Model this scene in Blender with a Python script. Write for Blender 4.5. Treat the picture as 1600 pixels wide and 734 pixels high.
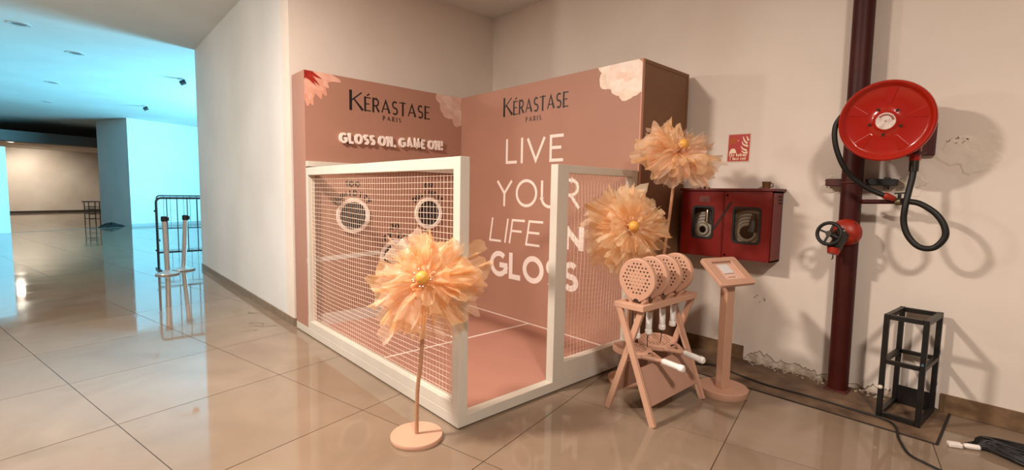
import bpy, math, random
from mathutils import Vector, Matrix
R = math.radians
rnd = random.Random(7)
S = bpy.context.scene
COL = S.collection
for o in list(bpy.data.objects):
    bpy.data.objects.remove(o)

# ------------------------------------------------------------------ camera
CAM = Vector((-1.647, -2.237, 1.425))
YAW, PIT, ROL, FPX = R(47.40), R(-5.01), R(1.06), 748.4
fw = Vector((math.cos(YAW)*math.cos(PIT), math.sin(YAW)*math.cos(PIT), math.sin(PIT)))
rt = fw.cross(Vector((0, 0, 1))).normalized()
up = rt.cross(fw)
r2 = rt*math.cos(ROL) + up*math.sin(ROL)
u2 = up*math.cos(ROL) - rt*math.sin(ROL)
cd = bpy.data.cameras.new('camera')
cd.sensor_fit = 'HORIZONTAL'; cd.sensor_width = 36.0
cd.lens = FPX*36.0/1600.0
cd.clip_start = 0.05; cd.clip_end = 200
cam = bpy.data.objects.new('camera', cd); COL.objects.link(cam)
mw = Matrix((( r2.x, u2.x, -fw.x, CAM.x), (r2.y, u2.y, -fw.y, CAM.y), (r2.z, u2.z, -fw.z, CAM.z), (0, 0, 0, 1)))
cam.matrix_world = mw
S.camera = cam

# ------------------------------------------------------------------ world, lights, exposure
w = bpy.data.worlds.new('world'); S.world = w; w.use_nodes = True
bg = w.node_tree.nodes['Background']
bg.inputs[0].default_value = (1.0, 0.88, 0.80, 1); bg.inputs[1].default_value = 0.15
S.view_settings.view_transform = 'Standard'
S.view_settings.look = 'None'
S.view_settings.exposure = 0.15
S.view_settings.gamma = 1.0
S.view_settings.use_curve_mapping = False

def lamp(name, kind, loc, energy, color, target=None, size=0.15, sx=None, sy=None, spot=None, blend=0.6, spread=None):
    d = bpy.data.lights.new(name, kind); d.energy = energy; d.color = color
    if kind == 'AREA':
        d.shape = 'RECTANGLE' if sx else 'DISK'
        d.size = sx or size
        if sx: d.size_y = sy
        if spread: d.spread = spread
    else:
        d.shadow_soft_size = size
        if kind == 'SPOT': d.spot_size = spot; d.spot_blend = blend
    o = bpy.data.objects.new(name, d); COL.objects.link(o); o.location = loc
    if target is not None:
        o.rotation_euler = (Vector(target)-Vector(loc)).to_track_quat('-Z', 'Y').to_euler()
    return o
WARM = (1.0, 0.85, 0.74)
lamp('ceiling_lamp_key', 'AREA', (-2.1, 1.0, 3.70), 280, WARM, (-2.0, 1.0, 0), size=0.42)
lamp('ceiling_lamp_rear', 'AREA', (-1.5, -3.3, 3.70), 195, WARM, (-1.4, -3.2, 0), size=0.5)
lamp('hall_fill_lamp', 'POINT', (-4.4, 4.8, 3.15), 195, (1.0, 0.91, 0.80), size=0.18)  # unseen lamp hung below the ceiling, added to lift it and the white wall
DAY = (0.205, 0.72, 1.0)
lamp('daylight_opening', 'AREA', (7.0, 10.0, 1.2), 1400, DAY, (-1.2, 13.4, 4.4), sx=3.8, sy=2.2, spread=R(120))
lamp('daylight_fill_deep', 'AREA', (5.2, 14.6, 1.4), 105, DAY, (-.8, 17.2, 4.2), sx=3.0, sy=2.6, spread=R(110))  # unseen area light, added to brighten the far wall and deep ceiling
lamp('far_room_lamp', 'SPOT', (-2.75, 29.3, 3.05), 380, (1.0, 0.88, 0.76), (-2.9, 31.2, 0.9), size=0.08, spot=R(130), blend=0.9)

# ------------------------------------------------------------------ material helpers
def lin(c):
    def f(v):
        v /= 255.0
        return v/12.92 if v <= 0.04045 else ((v+0.055)/1.055)**2.4
    return (f(c[0]), f(c[1]), f(c[2]), 1)
MATS = {}
def mat(name, rgb, rough=0.5, metal=0.0, var=0.0, scale=6.0, bump=0.0, bscale=60.0, spec=0.5, coat=0.0, rgb2=None, emit=None, estr=0.0, stretch=None):
    if name in MATS: return MATS[name]
    m = bpy.data.materials.new(name); m.use_nodes = True
    nt = m.node_tree; b = nt.nodes['Principled BSDF']
    b.inputs['Base Color'].default_value = lin(rgb)
    b.inputs['Roughness'].default_value = rough
    b.inputs['Metallic'].default_value = metal
    b.inputs['Specular IOR Level'].default_value = spec
    b.inputs['Coat Weight'].default_value = coat
    if emit:
        b.inputs['Emission Color'].default_value = lin(emit); b.inputs['Emission Strength'].default_value = estr
    if var or bump or rgb2:
        tc = nt.nodes.new('ShaderNodeTexCoord'); src = tc.outputs['Object']
        if stretch:
            mp = nt.nodes.new('ShaderNodeMapping'); mp.inputs['Scale'].default_value = stretch
            nt.links.new(src, mp.inputs[0]); src = mp.outputs[0]
    if var or rgb2:
        n = nt.nodes.new('ShaderNodeTexNoise'); n.inputs['Scale'].default_value = scale; n.inputs['Detail'].default_value = 6
        nt.links.new(src, n.inputs['Vector'])
        mx = nt.nodes.new('ShaderNodeMix'); mx.data_type = 'RGBA'
        a = lin(rgb)
        c2 = lin(rgb2) if rgb2 else tuple(max(0, v*(1-var)) for v in a[:3])+(1,)
        mx.inputs[6].default_value = a; mx.inputs[7].default_value = c2
        cr = nt.nodes.new('ShaderNodeMapRange'); cr.inputs[1].default_value = 0.35; cr.inputs[2].default_value = 0.68
        nt.links.new(n.outputs['Fac'], cr.inputs[0]); nt.links.new(cr.outputs[0], mx.inputs[0])
        nt.links.new(mx.outputs[2], b.inputs['Base Color'])
    if bump:
        n2 = nt.nodes.new('ShaderNodeTexNoise'); n2.inputs['Scale'].default_value = bscale; n2.inputs['Detail'].default_value = 5
        nt.links.new(src, n2.inputs['Vector'])
        bp = nt.nodes.new('ShaderNodeBump'); bp.inputs['Strength'].default_value = bump; bp.inputs['Distance'].default_value = 0.01
        nt.links.new(n2.outputs['Fac'], bp.inputs['Height']); nt.links.new(bp.outputs[0], b.inputs['Normal'])
    MATS[name] = m
    return m

# ------------------------------------------------------------------ mesh builder
class MB:
    def __init__(s): s.v = []; s.f = []; s.T = Matrix.Identity(4)
    def add(s, vs, fs, T=None):
        n = len(s.v); M = s.T @ T if T is not None else s.T
        s.v += [tuple(M @ Vector(p)) for p in vs]
        s.f += [tuple(i+n for i in f) for f in fs]
        return s
    def box(s, x0, x1, y0, y1, z0, z1, T=None):
        vs = [(x0,y0,z0),(x1,y0,z0),(x1,y1,z0),(x0,y1,z0),(x0,y0,z1),(x1,y0,z1),(x1,y1,z1),(x0,y1,z1)]
        return s.add(vs, [(0,3,2,1),(4,5,6,7),(0,1,5,4),(1,2,6,5),(2,3,7,6),(3,0,4,7)], T)
    def cbox(s, c, d, T=None):
        return s.box(c[0]-d[0]/2, c[0]+d[0]/2, c[1]-d[1]/2, c[1]+d[1]/2, c[2]-d[2]/2, c[2]+d[2]/2, T)
    def bar(s, a, b, w, h, upv=(0,0,1)):
        a = Vector(a); b = Vector(b); d = (b-a); L = d.length; d.normalize()
        sd = d.cross(Vector(upv))
        if sd.length < 1e-4: sd = d.cross(Vector((1,0,0)))
        sd.normalize(); uu = sd.cross(d)
        vs = []
        for p in (a, b):
            for i, j in ((-1,-1),(1,-1),(1,1),(-1,1)): vs.append(p+sd*(i*w/2)+uu*(j*h/2))
        return s.add(vs, [(3,2,1,0),(4,5,6,7),(0,1,5,4),(1,2,6,5),(2,3,7,6),(3,0,4,7)])
    def tube(s, pts, r, n=8, cap=True, closed=False):
        pts = [Vector(p) for p in pts]; N = len(pts)
        rs = r if isinstance(r, (list, tuple)) else [r]*N
        vs = []; prev = None
        for i, p in enumerate(pts):
            if closed: t = pts[(i+1) % N]-pts[i-1]
            else: t = pts[min(i+1, N-1)]-pts[max(i-1, 0)]
            t.normalize()
            if prev is None:
                a = t.cross(Vector((0,0,1)))
                if a.length < 1e-3: a = t.cross(Vector((1,0,0)))
            else: a = prev - t*prev.dot(t)
            a.normalize(); prev = a; b = t.cross(a)
            for k in range(n):
                q = 2*math.pi*k/n
                vs.append(p+(a*math.cos(q)+b*math.sin(q))*rs[i])
        fs = []
        for i in range(N if closed else N-1):
            j = (i+1) % N
            for k in range(n):
                k2 = (k+1) % n
                fs.append((i*n+k, i*n+k2, j*n+k2, j*n+k))
        if cap and not closed:
            fs.append(tuple(reversed(range(n)))); fs.append(tuple((N-1)*n+k for k in range(n)))
        return s.add(vs, fs)
    def lathe(s, prof, n=32, T=None):
        vs = []; fs = []; idx = []
        for (r, z) in prof:
            if r < 1e-6: idx.append([len(vs)]); vs.append((0,0,z))
            else:
                idx.append(list(range(len(vs), len(vs)+n)))
                vs += [(r*math.cos(2*math.pi*k/n), r*math.sin(2*math.pi*k/n), z) for k in range(n)]
        for a, b in zip(idx, idx[1:]):
            for k in range(n):
                k2 = (k+1) % n
                if len(a) == 1 and len(b) == 1: break
                if len(a) == 1: fs.append((a[0], b[k2], b[k]))
                elif len(b) == 1: fs.append((a[k], a[k2], b[0]))
                else: fs.append((a[k], a[k2], b[k2], b[k]))
        return s.add(vs, fs, T)
    def cyl(s, r, z0, z1, n=24, T=None):
        return s.lathe([(0,z0),(r,z0),(r,z1),(0,z1)], n, T)
    def prism(s, poly, z0, z1, T=None):
        n = len(poly)
        vs = [(x,y,z0) for x,y in poly]+[(x,y,z1) for x,y in poly]
        fs = [tuple(reversed(range(n))), tuple(range(n,2*n))]+[(i,(i+1)%n,(i+1)%n+n,i+n) for i in range(n)]
        return s.add(vs, fs, T)
    def ringplate(s, outer, inner, z0, z1, T=None):
        n = len(outer)
        vs = [(x,y,z) for z in (z0,z1) for L in (outer,inner) for x,y in L]
        fs = []
        for i in range(n):
            j = (i+1) % n
            fs += [(2*n+i,2*n+j,3*n+j,3*n+i),(i,n+i,n+j,j),(i,j,2*n+j,2*n+i),(n+i,3*n+i,3*n+j,n+j)]
        return s.add(vs, fs, T)
    def build(s, name, m, parent=None, smooth=False, bevel=0, loc=None):
        me = bpy.data.meshes.new(name); me.from_pydata([tuple(v) for v in s.v], [], s.f); me.update()
        o = bpy.data.objects.new(name, me); COL.objects.link(o)
        if isinstance(m, (list, tuple)):
            for x in m: me.materials.append(x)
        else: me.materials.append(m)
        if smooth:
            for p in me.polygons: p.use_smooth = True
            try: me.set_sharp_from_angle(angle=R(38))
            except Exception: pass
        if bevel:
            b = o.modifiers.new('bevel', 'BEVEL'); b.width = bevel; b.segments = 2; b.limit_method = 'ANGLE'
        if parent is not None: o.parent = parent
        if loc is not None: o.location = loc
        return o
def place(parent_loc, o): return o
def tag(o, label=None, cat=None, group=None, kind=None):
    if label: o['label'] = label
    if cat: o['category'] = cat
    if group: o['group'] = group
    if kind: o['kind'] = kind
    return o
def thing(name, loc, label, cat, group=None, rz=0.0):
    o = bpy.data.objects.new(name, None); o.empty_display_size = 0.1; COL.objects.link(o)
    o.location = loc; o.rotation_euler = (0,0,rz)
    return tag(o, label, cat, group)
def frame_T(o, x, y):            # columns: x axis, y axis, normal
    x = Vector(x).normalized(); y = Vector(y).normalized(); z = x.cross(y)
    return Matrix(((x.x,y.x,z.x,o[0]),(x.y,y.y,z.y,o[1]),(x.z,y.z,z.z,o[2]),(0,0,0,1)))
def rrect(w, h, r, n=5, cx=0, cy=0):
    pts = []
    for (sx, sy, a0) in ((1,1,0),(-1,1,90),(-1,-1,180),(1,-1,270)):
        for k in range(n+1):
            a = R(a0+90*k/n)
            pts.append((cx+sx*(w/2-r)+r*math.cos(a), cy+sy*(h/2-r)+r*math.sin(a)))
    return pts
def rect_like(loop, w, h, cx=0, cy=0, n=5):   # rectangle loop with as many points as rrect
    pts = []
    for (sx, sy) in ((1,1),(-1,1),(-1,-1),(1,-1)):
        for k in range(n+1):
            pts.append((cx+sx*w/2, cy+sy*h/2))
    return pts
def spline(pts, n=8):
    P = [Vector(p) for p in pts]; out = []
    for i in range(len(P)-1):
        p0 = P[max(i-1,0)]; p1 = P[i]; p2 = P[i+1]; p3 = P[min(i+2,len(P)-1)]
        for k in range(n):
            t = k/n
            out.append(0.5*((2*p1)+(p2-p0)*t+(2*p0-5*p1+4*p2-p3)*t*t+(3*p1-p0-3*p2+p3)*t**3))
    out.append(P[-1]); return out

# ------------------------------------------------------------------ stroke lettering
def arc(cx, cy, rx, ry, a0, a1, n=10):
    return [(cx+rx*math.cos(R(a0+(a1-a0)*k/n)), cy+ry*math.sin(R(a0+(a1-a0)*k/n))) for k in range(n+1)]
GL = {
 'A': (.84, [[(0,0),(.42,.97),(.84,0)], [(.16,.32),(.68,.32)]]),
 'D': (.72, [[(0,0),(0,1)], [(0,1),(.28,1)]+arc(.28,.5,.44,.5,90,-90,14)+[(0,0)]]),
 'E': (.52, [[(0,0),(0,1)], [(0,1),(.52,1)], [(0,.52),(.46,.52)], [(0,0),(.52,0)]]),
 'F': (.50, [[(0,0),(0,1)], [(0,1),(.50,1)], [(0,.52),(.45,.52)]]),
 'G': (.88, [arc(.46,.5,.46,.5,48,352,24), [(.88,.46),(.50,.46)], [(.88,.46),(.88,.20)]]),
 'H': (.70, [[(0,0),(0,1)], [(.70,0),(.70,1)], [(0,.52),(.70,.52)]]),
 'I': (.0, [[(0,0),(0,1)]]),
 'K': (.62, [[(0,0),(0,1)], [(.58,1),(.03,.48)], [(.16,.60),(.64,0)]]),
 'L': (.50, [[(0,1),(0,0)], [(0,0),(.50,0)]]),
 'M': (.86, [[(0,0),(.08,.97),(.43,.15),(.78,.97),(.86,0)]]),
 'N': (.70, [[(0,0),(0,1)], [(0,.98),(.70,.02)], [(.70,0),(.70,1)]]),
 'O': (.92, [arc(.46,.5,.46,.5,90,450,26)]),
 'P': (.52, [[(0,0),(0,1)], [(0,1),(.25,1)]+arc(.25,.73,.27,.27,90,-90,10)+[(0,.46)]]),
 'R': (.58, [[(0,0),(0,1)], [(0,1),(.27,1)]+arc(.27,.73,.27,.27,90,-90,10)+[(0,.46)], [(.26,.46),(.60,0)]]),
 'S': (.54, [arc(.28,.745,.25,.255,40,270,14)+arc(.28,.25,.26,.25,90,-140,14)[1:]]),
 'T': (.62, [[(0,1),(.62,1)], [(.31,1),(.31,0)]]),
 'U': (.68, [[(0,1),(0,.34)]+arc(.34,.34,.34,.34,180,360,14)+[(.68,1)]]),
 'V': (.80, [[(0,1),(.40,.03),(.80,1)]]),
 'Y': (.74, [[(0,1),(.37,.48)], [(.74,1),(.37,.48)], [(.37,.48),(.37,0)]]),
 'Z': (.58, [[(0,1),(.58,1),(0,0),(.58,0)]]),
 '0': (.60, [arc(.30,.5,.30,.5,90,450,22)]),
 '1': (.22, [[(0,.8),(.22,1),(.22,0)]]),
 '2': (.52, [arc(.26,.72,.26,.28,165,-35,12)+[(0,0),(.54,0)]]),
 '6': (.56, [arc(.28,.32,.28,.32,0,360,18), [(.02,.40),(.14,.72),(.38,1)]]),
 ',': (.08, [[(.08,.1),(.0,-.2)]]),
 '!': (.0, [[(0,1),(0,.56)], [(0,.05),(0,0)]]),
 '&': (.62, [[(.62,0),(.14,.68)]+arc(.28,.82,.16,.18,200,-20,8)+[(.40,.66),(.06,.36)]+arc(.24,.22,.22,.22,160,300,8)+[(.58,.42)]]),
 'i': (.0, [[(0,0),(0,.62)], [(0,.84),(0,.94)]]),
 'r': (.26, [[(0,0),(0,.64)], [(0,.44),(.10,.60),(.28,.62)]]),
 'e': (.46, [[(.02,.34),(.46,.34)]+arc(.24,.33,.23,.33,5,310,12)]),
 'h': (.42, [[(0,0),(0,1)], [(0,.42)]+arc(.21,.42,.21,.22,160,0,8)+[(.42,0)]]),
 'y': (.46, [[(0,.64),(.24,0)], [(.48,.64),(.14,-.28)]]),
 'd': (.44, [arc(.22,.32,.22,.32,0,360,14), [(.44,0),(.44,1)]]),
 'a': (.44, [arc(.22,.32,.22,.32,0,360,14), [(.44,0),(.44,.64)]]),
 'n': (.42, [[(0,0),(0,.64)], [(0,.42)]+arc(.21,.42,.21,.22,160,0,8)+[(.42,0)]]),
 't': (.26, [[(.12,.92),(.12,.08),(.28,.02)], [(0,.64),(.28,.64)]]),
 'o': (.46, [arc(.23,.32,.23,.32,0,360,14)]),
 's': (.36, [arc(.18,.47,.17,.16,40,260,8)+arc(.18,.16,.17,.16,90,-140,8)[1:]]),
 'l': (.0, [[(0,0),(0,1)]]),
}
GL['\u00c9'] = (.52, GL['E'][1]+[[(.16,1.14),(.42,1.30)]])
def stroke_poly(pts, w0, w1=None):
    """left/right offset points of a polyline of width w0 (tapering to w1)"""
    w1 = w0 if w1 is None else w1
    P = [Vector((x,y)) for x,y in pts]; n = len(P); Lf = []; Rt = []
    closed = (P[0]-P[-1]).length < 1e-5
    for i, p in enumerate(P):
        a = (P[i]-P[i-1]) if i > 0 else ((P[-1]-P[-2]) if closed else (P[1]-P[0]))
        b = (P[i+1]-P[i]) if i < n-1 else ((P[1]-P[0]) if closed else (P[-1]-P[-2]))
        a.normalize(); b.normalize()
        t = (a+b)
        if t.length < 1e-4: t = a.copy()
        t.normalize(); nn = Vector((-t.y,t.x)); c = max(0.45, nn.dot(Vector((-a.y,a.x))))
        hw = (w0+(w1-w0)*i/(n-1))/2/c
        Lf.append(p+nn*hw); Rt.append(p-nn*hw)
    return Lf, Rt
def glyph(mb, ch, h, sw, xs, T, th, slant=0.0, weights=None):
    wd, st = GL[ch]
    for k, pts in enumerate(st):
        wgt = weights[k] if weights and k < len(weights) else (1,1)
        ww = sw*wgt[0]
        q = [(x*h*xs+slant*y*h+0.0, sw/2+y*(h-sw)) for x,y in pts]
        if len(q) == 2:
            (xa, ya), (xb, yb) = pts
            if xa == xb or ya == yb:
                d_ = Vector((q[1][0]-q[0][0], q[1][1]-q[0][1])).normalized()*(sw/2)
                if xa == xb: q = [(q[0][0]-d_.x, q[0][1]-d_.y), (q[1][0]+d_.x, q[1][1]+d_.y)]
                elif ya in (0, 1): q = [(q[0][0]-d_.x, q[0][1]-d_.y), (q[1][0]+d_.x*.6, q[1][1])]
        a, b = stroke_poly(q, sw*wgt[0], sw*wgt[1]); n = len(a)
        tk = th*(1+.012*k)+.0002*k
        vs = [(p.x,p.y,0) for p in a]+[(p.x,p.y,0) for p in b]+[(p.x,p.y,tk) for p in a]+[(p.x,p.y,tk) for p in b]
        fs = []
        for i in range(n-1):
            fs += [(2*n+i,3*n+i,3*n+i+1,2*n+i+1), (i,2*n+i,2*n+i+1,i+1), (n+i,n+i+1,3*n+i+1,3*n+i)]
        fs += [(0,n,3*n,2*n), (n-1,3*n-1,4*n-1,2*n-1)]
        mb.add(vs, fs, T)
def text_layout(s, h, sw, gap, xs=1.0, space=0.4):
    x = sw/2; out = []
    for ch in s:
        if ch == ' ': x += space*h; continue
        out.append((ch, x)); x += GL[ch][0]*h*xs+sw+gap
    return out, x-gap-sw/2
def text(mb, s, width, h, sw, gap, T, th, slant=0.0, W=None, space=0.4):
    _, a = text_layout(s, h, sw, gap, 1.0, space); _, b = text_layout(s, h, sw, gap, 1.1, space)
    xs = 1.0+0.1*(width-a)/(b-a) if width else 1.0
    lay, tot = text_layout(s, h, sw, gap, xs, space)
    for ch, x in lay:
        glyph(mb, ch, h, sw, xs, T @ Matrix.Translation((x,0,0)), th, slant, (W or {}).get(ch))
    return tot
# humanist thick-and-thin weights for the logo (per stroke: start, end)
HW = {'K': [(1.15,1.15),(.45,.55),(.6,1.1)], 'E': [(1,1),(.5,.5),(.5,.5),(.5,.5)], '\u00c9': [(1,1),(.5,.5),(.5,.5),(.5,.5),(.4,.8)],
      'R': [(1,1),(.75,.75),(.7,1.1)], 'A': [(.6,1.15),(.5,.5)], 'S': [(.8,.8)], 'T': [(.5,.5),(1,1)], 'P': [(1,1),(.7,.7)], 'I': [(1,1)]}

# ------------------------------------------------------------------ dimensions
LAB, LD, TF, HF, HW_, TB, TD, XP = 2.464, 1.822, 0.067, 1.629, 2.536, 0.333, 0.762, 0.83
HC, WX, WY, YE, HP = 3.752, 2.651, 2.884, 7.639, 0.080
FA = Vector((-.13, 19.15, 0)); FD = Vector((.929, .370, 0)); FN = Vector((-.370, .929, 0))   # far wall base, direction, depth

# ------------------------------------------------------------------ setting materials
def wall_mat(name, rgb, rgb2, bump=0.12):
    m = mat(name, rgb, rough=0.75, rgb2=rgb2, scale=0.9, bump=bump, bscale=14, spec=0.25)
    return m
M_WALL = wall_mat('painted_plaster', (229, 219, 208), (219, 207, 194))
M_WALLW = wall_mat('white_painted_plaster', (226, 227, 225), (216, 216, 213))
M_BLUEW = wall_mat('far_white_paint', (226, 230, 230), (218, 223, 224), 0.02)
M_CEIL = wall_mat('ceiling_paint', (234, 234, 232), (226, 225, 222), 0.05)
M_FARW = wall_mat('far_room_paint', (205, 195, 180), (190, 178, 162), 0.03)
M_CORE = mat('crumbling_masonry', (226, 215, 200), rough=0.95, rgb2=(172, 152, 132), scale=12, bump=1.0, bscale=45)
M_BASE = mat('baseboard_tile', (139, 120, 98), rough=0.45, var=.25, scale=9)
M_BASEB = mat('worn_brown_baseboard', (126, 98, 70), rough=0.55, var=.35, scale=14, bump=.2)
M_STRIP = mat('dirty_screed', (122, 98, 76), rough=0.62, rgb2=(78, 58, 42), scale=5.5, bump=.35, bscale=30)
M_DARK = mat('dark_gap', (28, 22, 18), rough=0.8)
M_BEAM = mat('grey_beam_paint', (96, 94, 92), rough=.7)

def tile_material(name, joints):
    m = bpy.data.materials.new(name); m.use_nodes = True; nt = m.node_tree; b = nt.nodes['Principled BSDF']
    N = nt.nodes.new; L = nt.links.new
    geo = N('ShaderNodeNewGeometry')
    n1 = N('ShaderNodeTexNoise'); n1.inputs['Scale'].default_value = 1.3; n1.inputs['Detail'].default_value = 7; n1.inputs['Distortion'].default_value = 1.2
    L(geo.outputs['Position'], n1.inputs['Vector'])
    mx = N('ShaderNodeMix'); mx.data_type = 'RGBA'
    mx.inputs[6].default_value = lin((138, 120, 102)); mx.inputs[7].default_value = lin((124, 106, 88))
    mr = N('ShaderNodeMapRange'); mr.inputs[1].default_value = .3; mr.inputs[2].default_value = .7
    L(n1.outputs['Fac'], mr.inputs[0]); L(mr.outputs[0], mx.inputs[0])
    # smeared dust film
    n2 = N('ShaderNodeTexNoise'); n2.inputs['Scale'].default_value = 2.6; n2.inputs['Detail'].default_value = 9
    L(geo.outputs['Position'], n2.inputs['Vector'])
    r2_ = N('ShaderNodeMapRange'); r2_.inputs[1].default_value = .4; r2_.inputs[2].default_value = .75; r2_.inputs[3].default_value = .035; r2_.inputs[4].default_value = .13
    L(n2.outputs['Fac'], r2_.inputs[0]); L(r2_.outputs[0], b.inputs['Roughness'])
    col = mx.outputs[2]
    if joints:
        mp = N('ShaderNodeMapping'); mp.vector_type = 'TEXTURE'
        mp.inputs['Location'].default_value = (T0.x, T0.y, 0); mp.inputs['Rotation'].default_value = (0,0,TA)
        L(geo.outputs['Position'], mp.inputs[0])
        br = N('ShaderNodeTexBrick'); br.offset = 0; br.inputs['Scale'].default_value = 1.0
        br.inputs['Brick Width'].default_value = TS; br.inputs['Row Height'].default_value = TS
        br.inputs['Mortar Size'].default_value = .006; br.inputs['Mortar Smooth'].default_value = 0
        L(mp.outputs[0], br.inputs['Vector'])
        m2 = N('ShaderNodeMix'); m2.data_type = 'RGBA'; m2.inputs[7].default_value = lin((70, 52, 38))
        L(br.outputs['Fac'], m2.inputs[0]); L(col, m2.inputs[6]); col = m2.outputs[2]
    else:
        oi = N('ShaderNodeObjectInfo')
        hs = N('ShaderNodeHueSaturation'); r3 = N('ShaderNodeMapRange'); r3.inputs[3].default_value = .95; r3.inputs[4].default_value = 1.05
        L(oi.outputs['Random'], r3.inputs[0]); L(r3.outputs[0], hs.inputs['Value']); L(col, hs.inputs['Color']); col = hs.outputs[0]
    L(col, b.inputs['Base Color'])
    b.inputs['Specular IOR Level'].default_value = .5
    return m
T0 = Vector((-.097, -.359, 0)); TA = R(12.5); TS = 1.0
M_TILE = tile_material('polished_tile', False); M_FLOOR = tile_material('polished_tile_far', True)

# ------------------------------------------------------------------ floor
floor = tag(MB().box(-14, 9, -7, 42, -.12, -.0025).build('floor', M_FLOOR), 'beige polished tile floor of the hall', kind='structure')
e1 = Vector((math.cos(TA), math.sin(TA), 0)); e2 = Vector((-math.sin(TA), math.cos(TA), 0))
tile_me = None; cand = []
for i in range(-14, 8):
    for j in range(-8, 24):
        c = T0+e1*(i+.5)*TS+e2*(j+.5)*TS
        d = c-CAM; z = d.dot(fw)
        if z < .6: continue
        px = 800+FPX*d.dot(r2)/z; py = 367-FPX*d.dot(u2)/z
        mrg = 800/z
        if px < -mrg or px > 1600+mrg or py > 734+mrg: continue
        if c.x > .6 and c.y > 3.2 and c.y < 7.2: continue
        if c.x > 3.1: continue
        if c.x > 2.6 and c.y < 9: continue
        cand.append((z, c))
cand.sort(key=lambda t: t[0])
for z, c in cand[:240]:
    if tile_me is None:
        g = TS/2-.0028
        o = MB().box(-g, g, -g, g, -.012, 0).build('floor_tile', M_TILE, floor); tile_me = o.data
    else:
        o = bpy.data.objects.new('floor_tile', tile_me); COL.objects.link(o); o.parent = floor
    o.location = c; o.rotation_euler = (0,0,TA)
MB().box(2.03, WX, -1.953, .4, -.01, .004).build('screed_strip', M_STRIP, floor)
b = MB(); b.box(2.022, 2.034, -1.96, .4, -.005, .0046); b.box(2.03, WX-.02, -1.962, -1.948, -.005, .0046)
b.build('strip_joint', M_DARK, floor)
# dark smears of dirt near the white wall
b = MB()
for (x, y, L, a, wd) in ((-.14,3.05,.34,2.7,.016),(-.22,3.16,.22,2.2,.012),(-.05,3.55,.30,2.2,.014),(-.12,3.75,.2,2.9,.01),(-.30,3.0,.16,3.3,.01),(-.33,3.9,.14,.6,.008)):
    pts = [(x+L*t*math.cos(a)+.03*math.sin(9*t+x*30), y+L*t*math.sin(a)+.03*math.cos(7*t+y*9)) for t in [k/12 for k in range(13)]]
    lf, rg = stroke_poly(pts, wd, .002); n = len(lf)
    b.add([(p.x,p.y,.0008) for p in lf]+[(p.x,p.y,.0008) for p in rg], [(i,n+i,n+i+1,i+1) for i in range(n-1)])
b.build('dirt_smear', mat('dirt', (96, 76, 58), rough=.8), floor)

# ------------------------------------------------------------------ walls and ceiling
MBW = MB().box(.009, WX+.3, WY, WY+.22, 0, HC)
tag(MBW.build('wall_back', M_WALL), kind='structure')
wl = tag(MB().box(.009, .23, WY+.22, YE, 0, HC).build('wall_left', M_WALLW), kind='structure')
wr = tag(MB().box(WX+.012, WX+.25, -6.5, WY+.1, 0, HC).build('wall_right', M_CORE), kind='structure')
# plaster coat of the right wall with a crumbled lower edge
edge = []
y = -6.5
while y < WY-.001:
    if -1.90 < y < -.60:
        k = (y+1.9)/1.3
        z = .030+.060*k*k+.012*math.sin(23*y)+.010*math.sin(61*y+1)+.012*rnd.random()+(.018 if rnd.random() > .88 else 0)
        z *= min(1, (y+1.9)/.1+.2, (-.60-y)/.08+.15)
    else: z = 0.0
    edge.append((y, max(z, 0.0)))
    y += .007+.011*rnd.random() if -1.95 < y < -.58 else .2
edge.append((WY, 0))
vs = []; fs = []
for (y, z) in edge:
    vs += [(WX, y, z), (WX+.014, y, max(z-.008,0)), (WX, y, HC), (WX+.014, y, HC)]
for i in range(len(edge)-1):
    a = 4*i; c = 4*i+4
    fs += [(a, a+2, c+2, c), (a, c, c+1, a+1)]
MB().add(vs, fs).build('plaster_coat', M_WALL, wr)
b = MB()
for k in range(170):
    y = rnd.uniform(-1.88, -.66); x = WX-.004-abs(rnd.gauss(0, .05)); q = rnd.uniform(.004, .016)
    if x < WX-.2 or abs(y+1.338) < .10 or y < -1.62: continue
    T = Matrix.Translation((x, y, .004+q*.4)) @ Matrix.Rotation(rnd.random()*6, 4, 'Z') @ Matrix.Rotation(rnd.random(), 4, 'X')
    b.cbox((0,0,0), (q*1.5, q, q*.8), T)
tag(b.build('plaster_crumbs', mat('plaster_crumb', (182, 168, 148), rough=.95, var=.4, scale=40)), 'scattered plaster crumbs along the foot of the crumbling right wall', 'crumbs', kind='stuff')
# rough repair patches in the plaster
def patch(name, cy, cz, ry, rz, m, seed):
    r_ = random.Random(seed); n = 40; ph = [r_.random()*6 for _ in range(5)]
    pts = []
    for k in range(n):
        a = 2*math.pi*k/n
        q = 1+.13*math.sin(3*a+ph[0])+.09*math.sin(5*a+ph[1])+.07*math.sin(9*a+ph[2])+.05*r_.uniform(-1,1)
        pts.append((cy+ry*q*math.cos(a), cz+rz*q*math.sin(a)))
    vs = [(WX-.004, cy, cz)]+[(WX-.0045, cy+(y-cy)*.86, cz+(z-cz)*.86) for y,z in pts]+[(WX+.001, y, z) for y,z in pts]
    fs = [(0, 1+(k+1)%n, 1+k) for k in range(n)]+[(1+k, 1+(k+1)%n, n+1+(k+1)%n, n+1+k) for k in range(n)]
    return MB().add(vs, fs).build(name, m, wr)
M_PATCH = mat('rough_plaster_patch', (231,221,207), rough=.9, var=.07, scale=10, bump=.7, bscale=22, spec=.2)
patch('plaster_patch', -1.93, 1.74, .16, .13, M_PATCH, 3)
patch('plaster_patch', -1.20, 1.535, .085, .075, M_PATCH, 5)
patch('plaster_patch', -1.62, 1.53, .12, .075, M_PATCH, 8)
b = MB()
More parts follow.
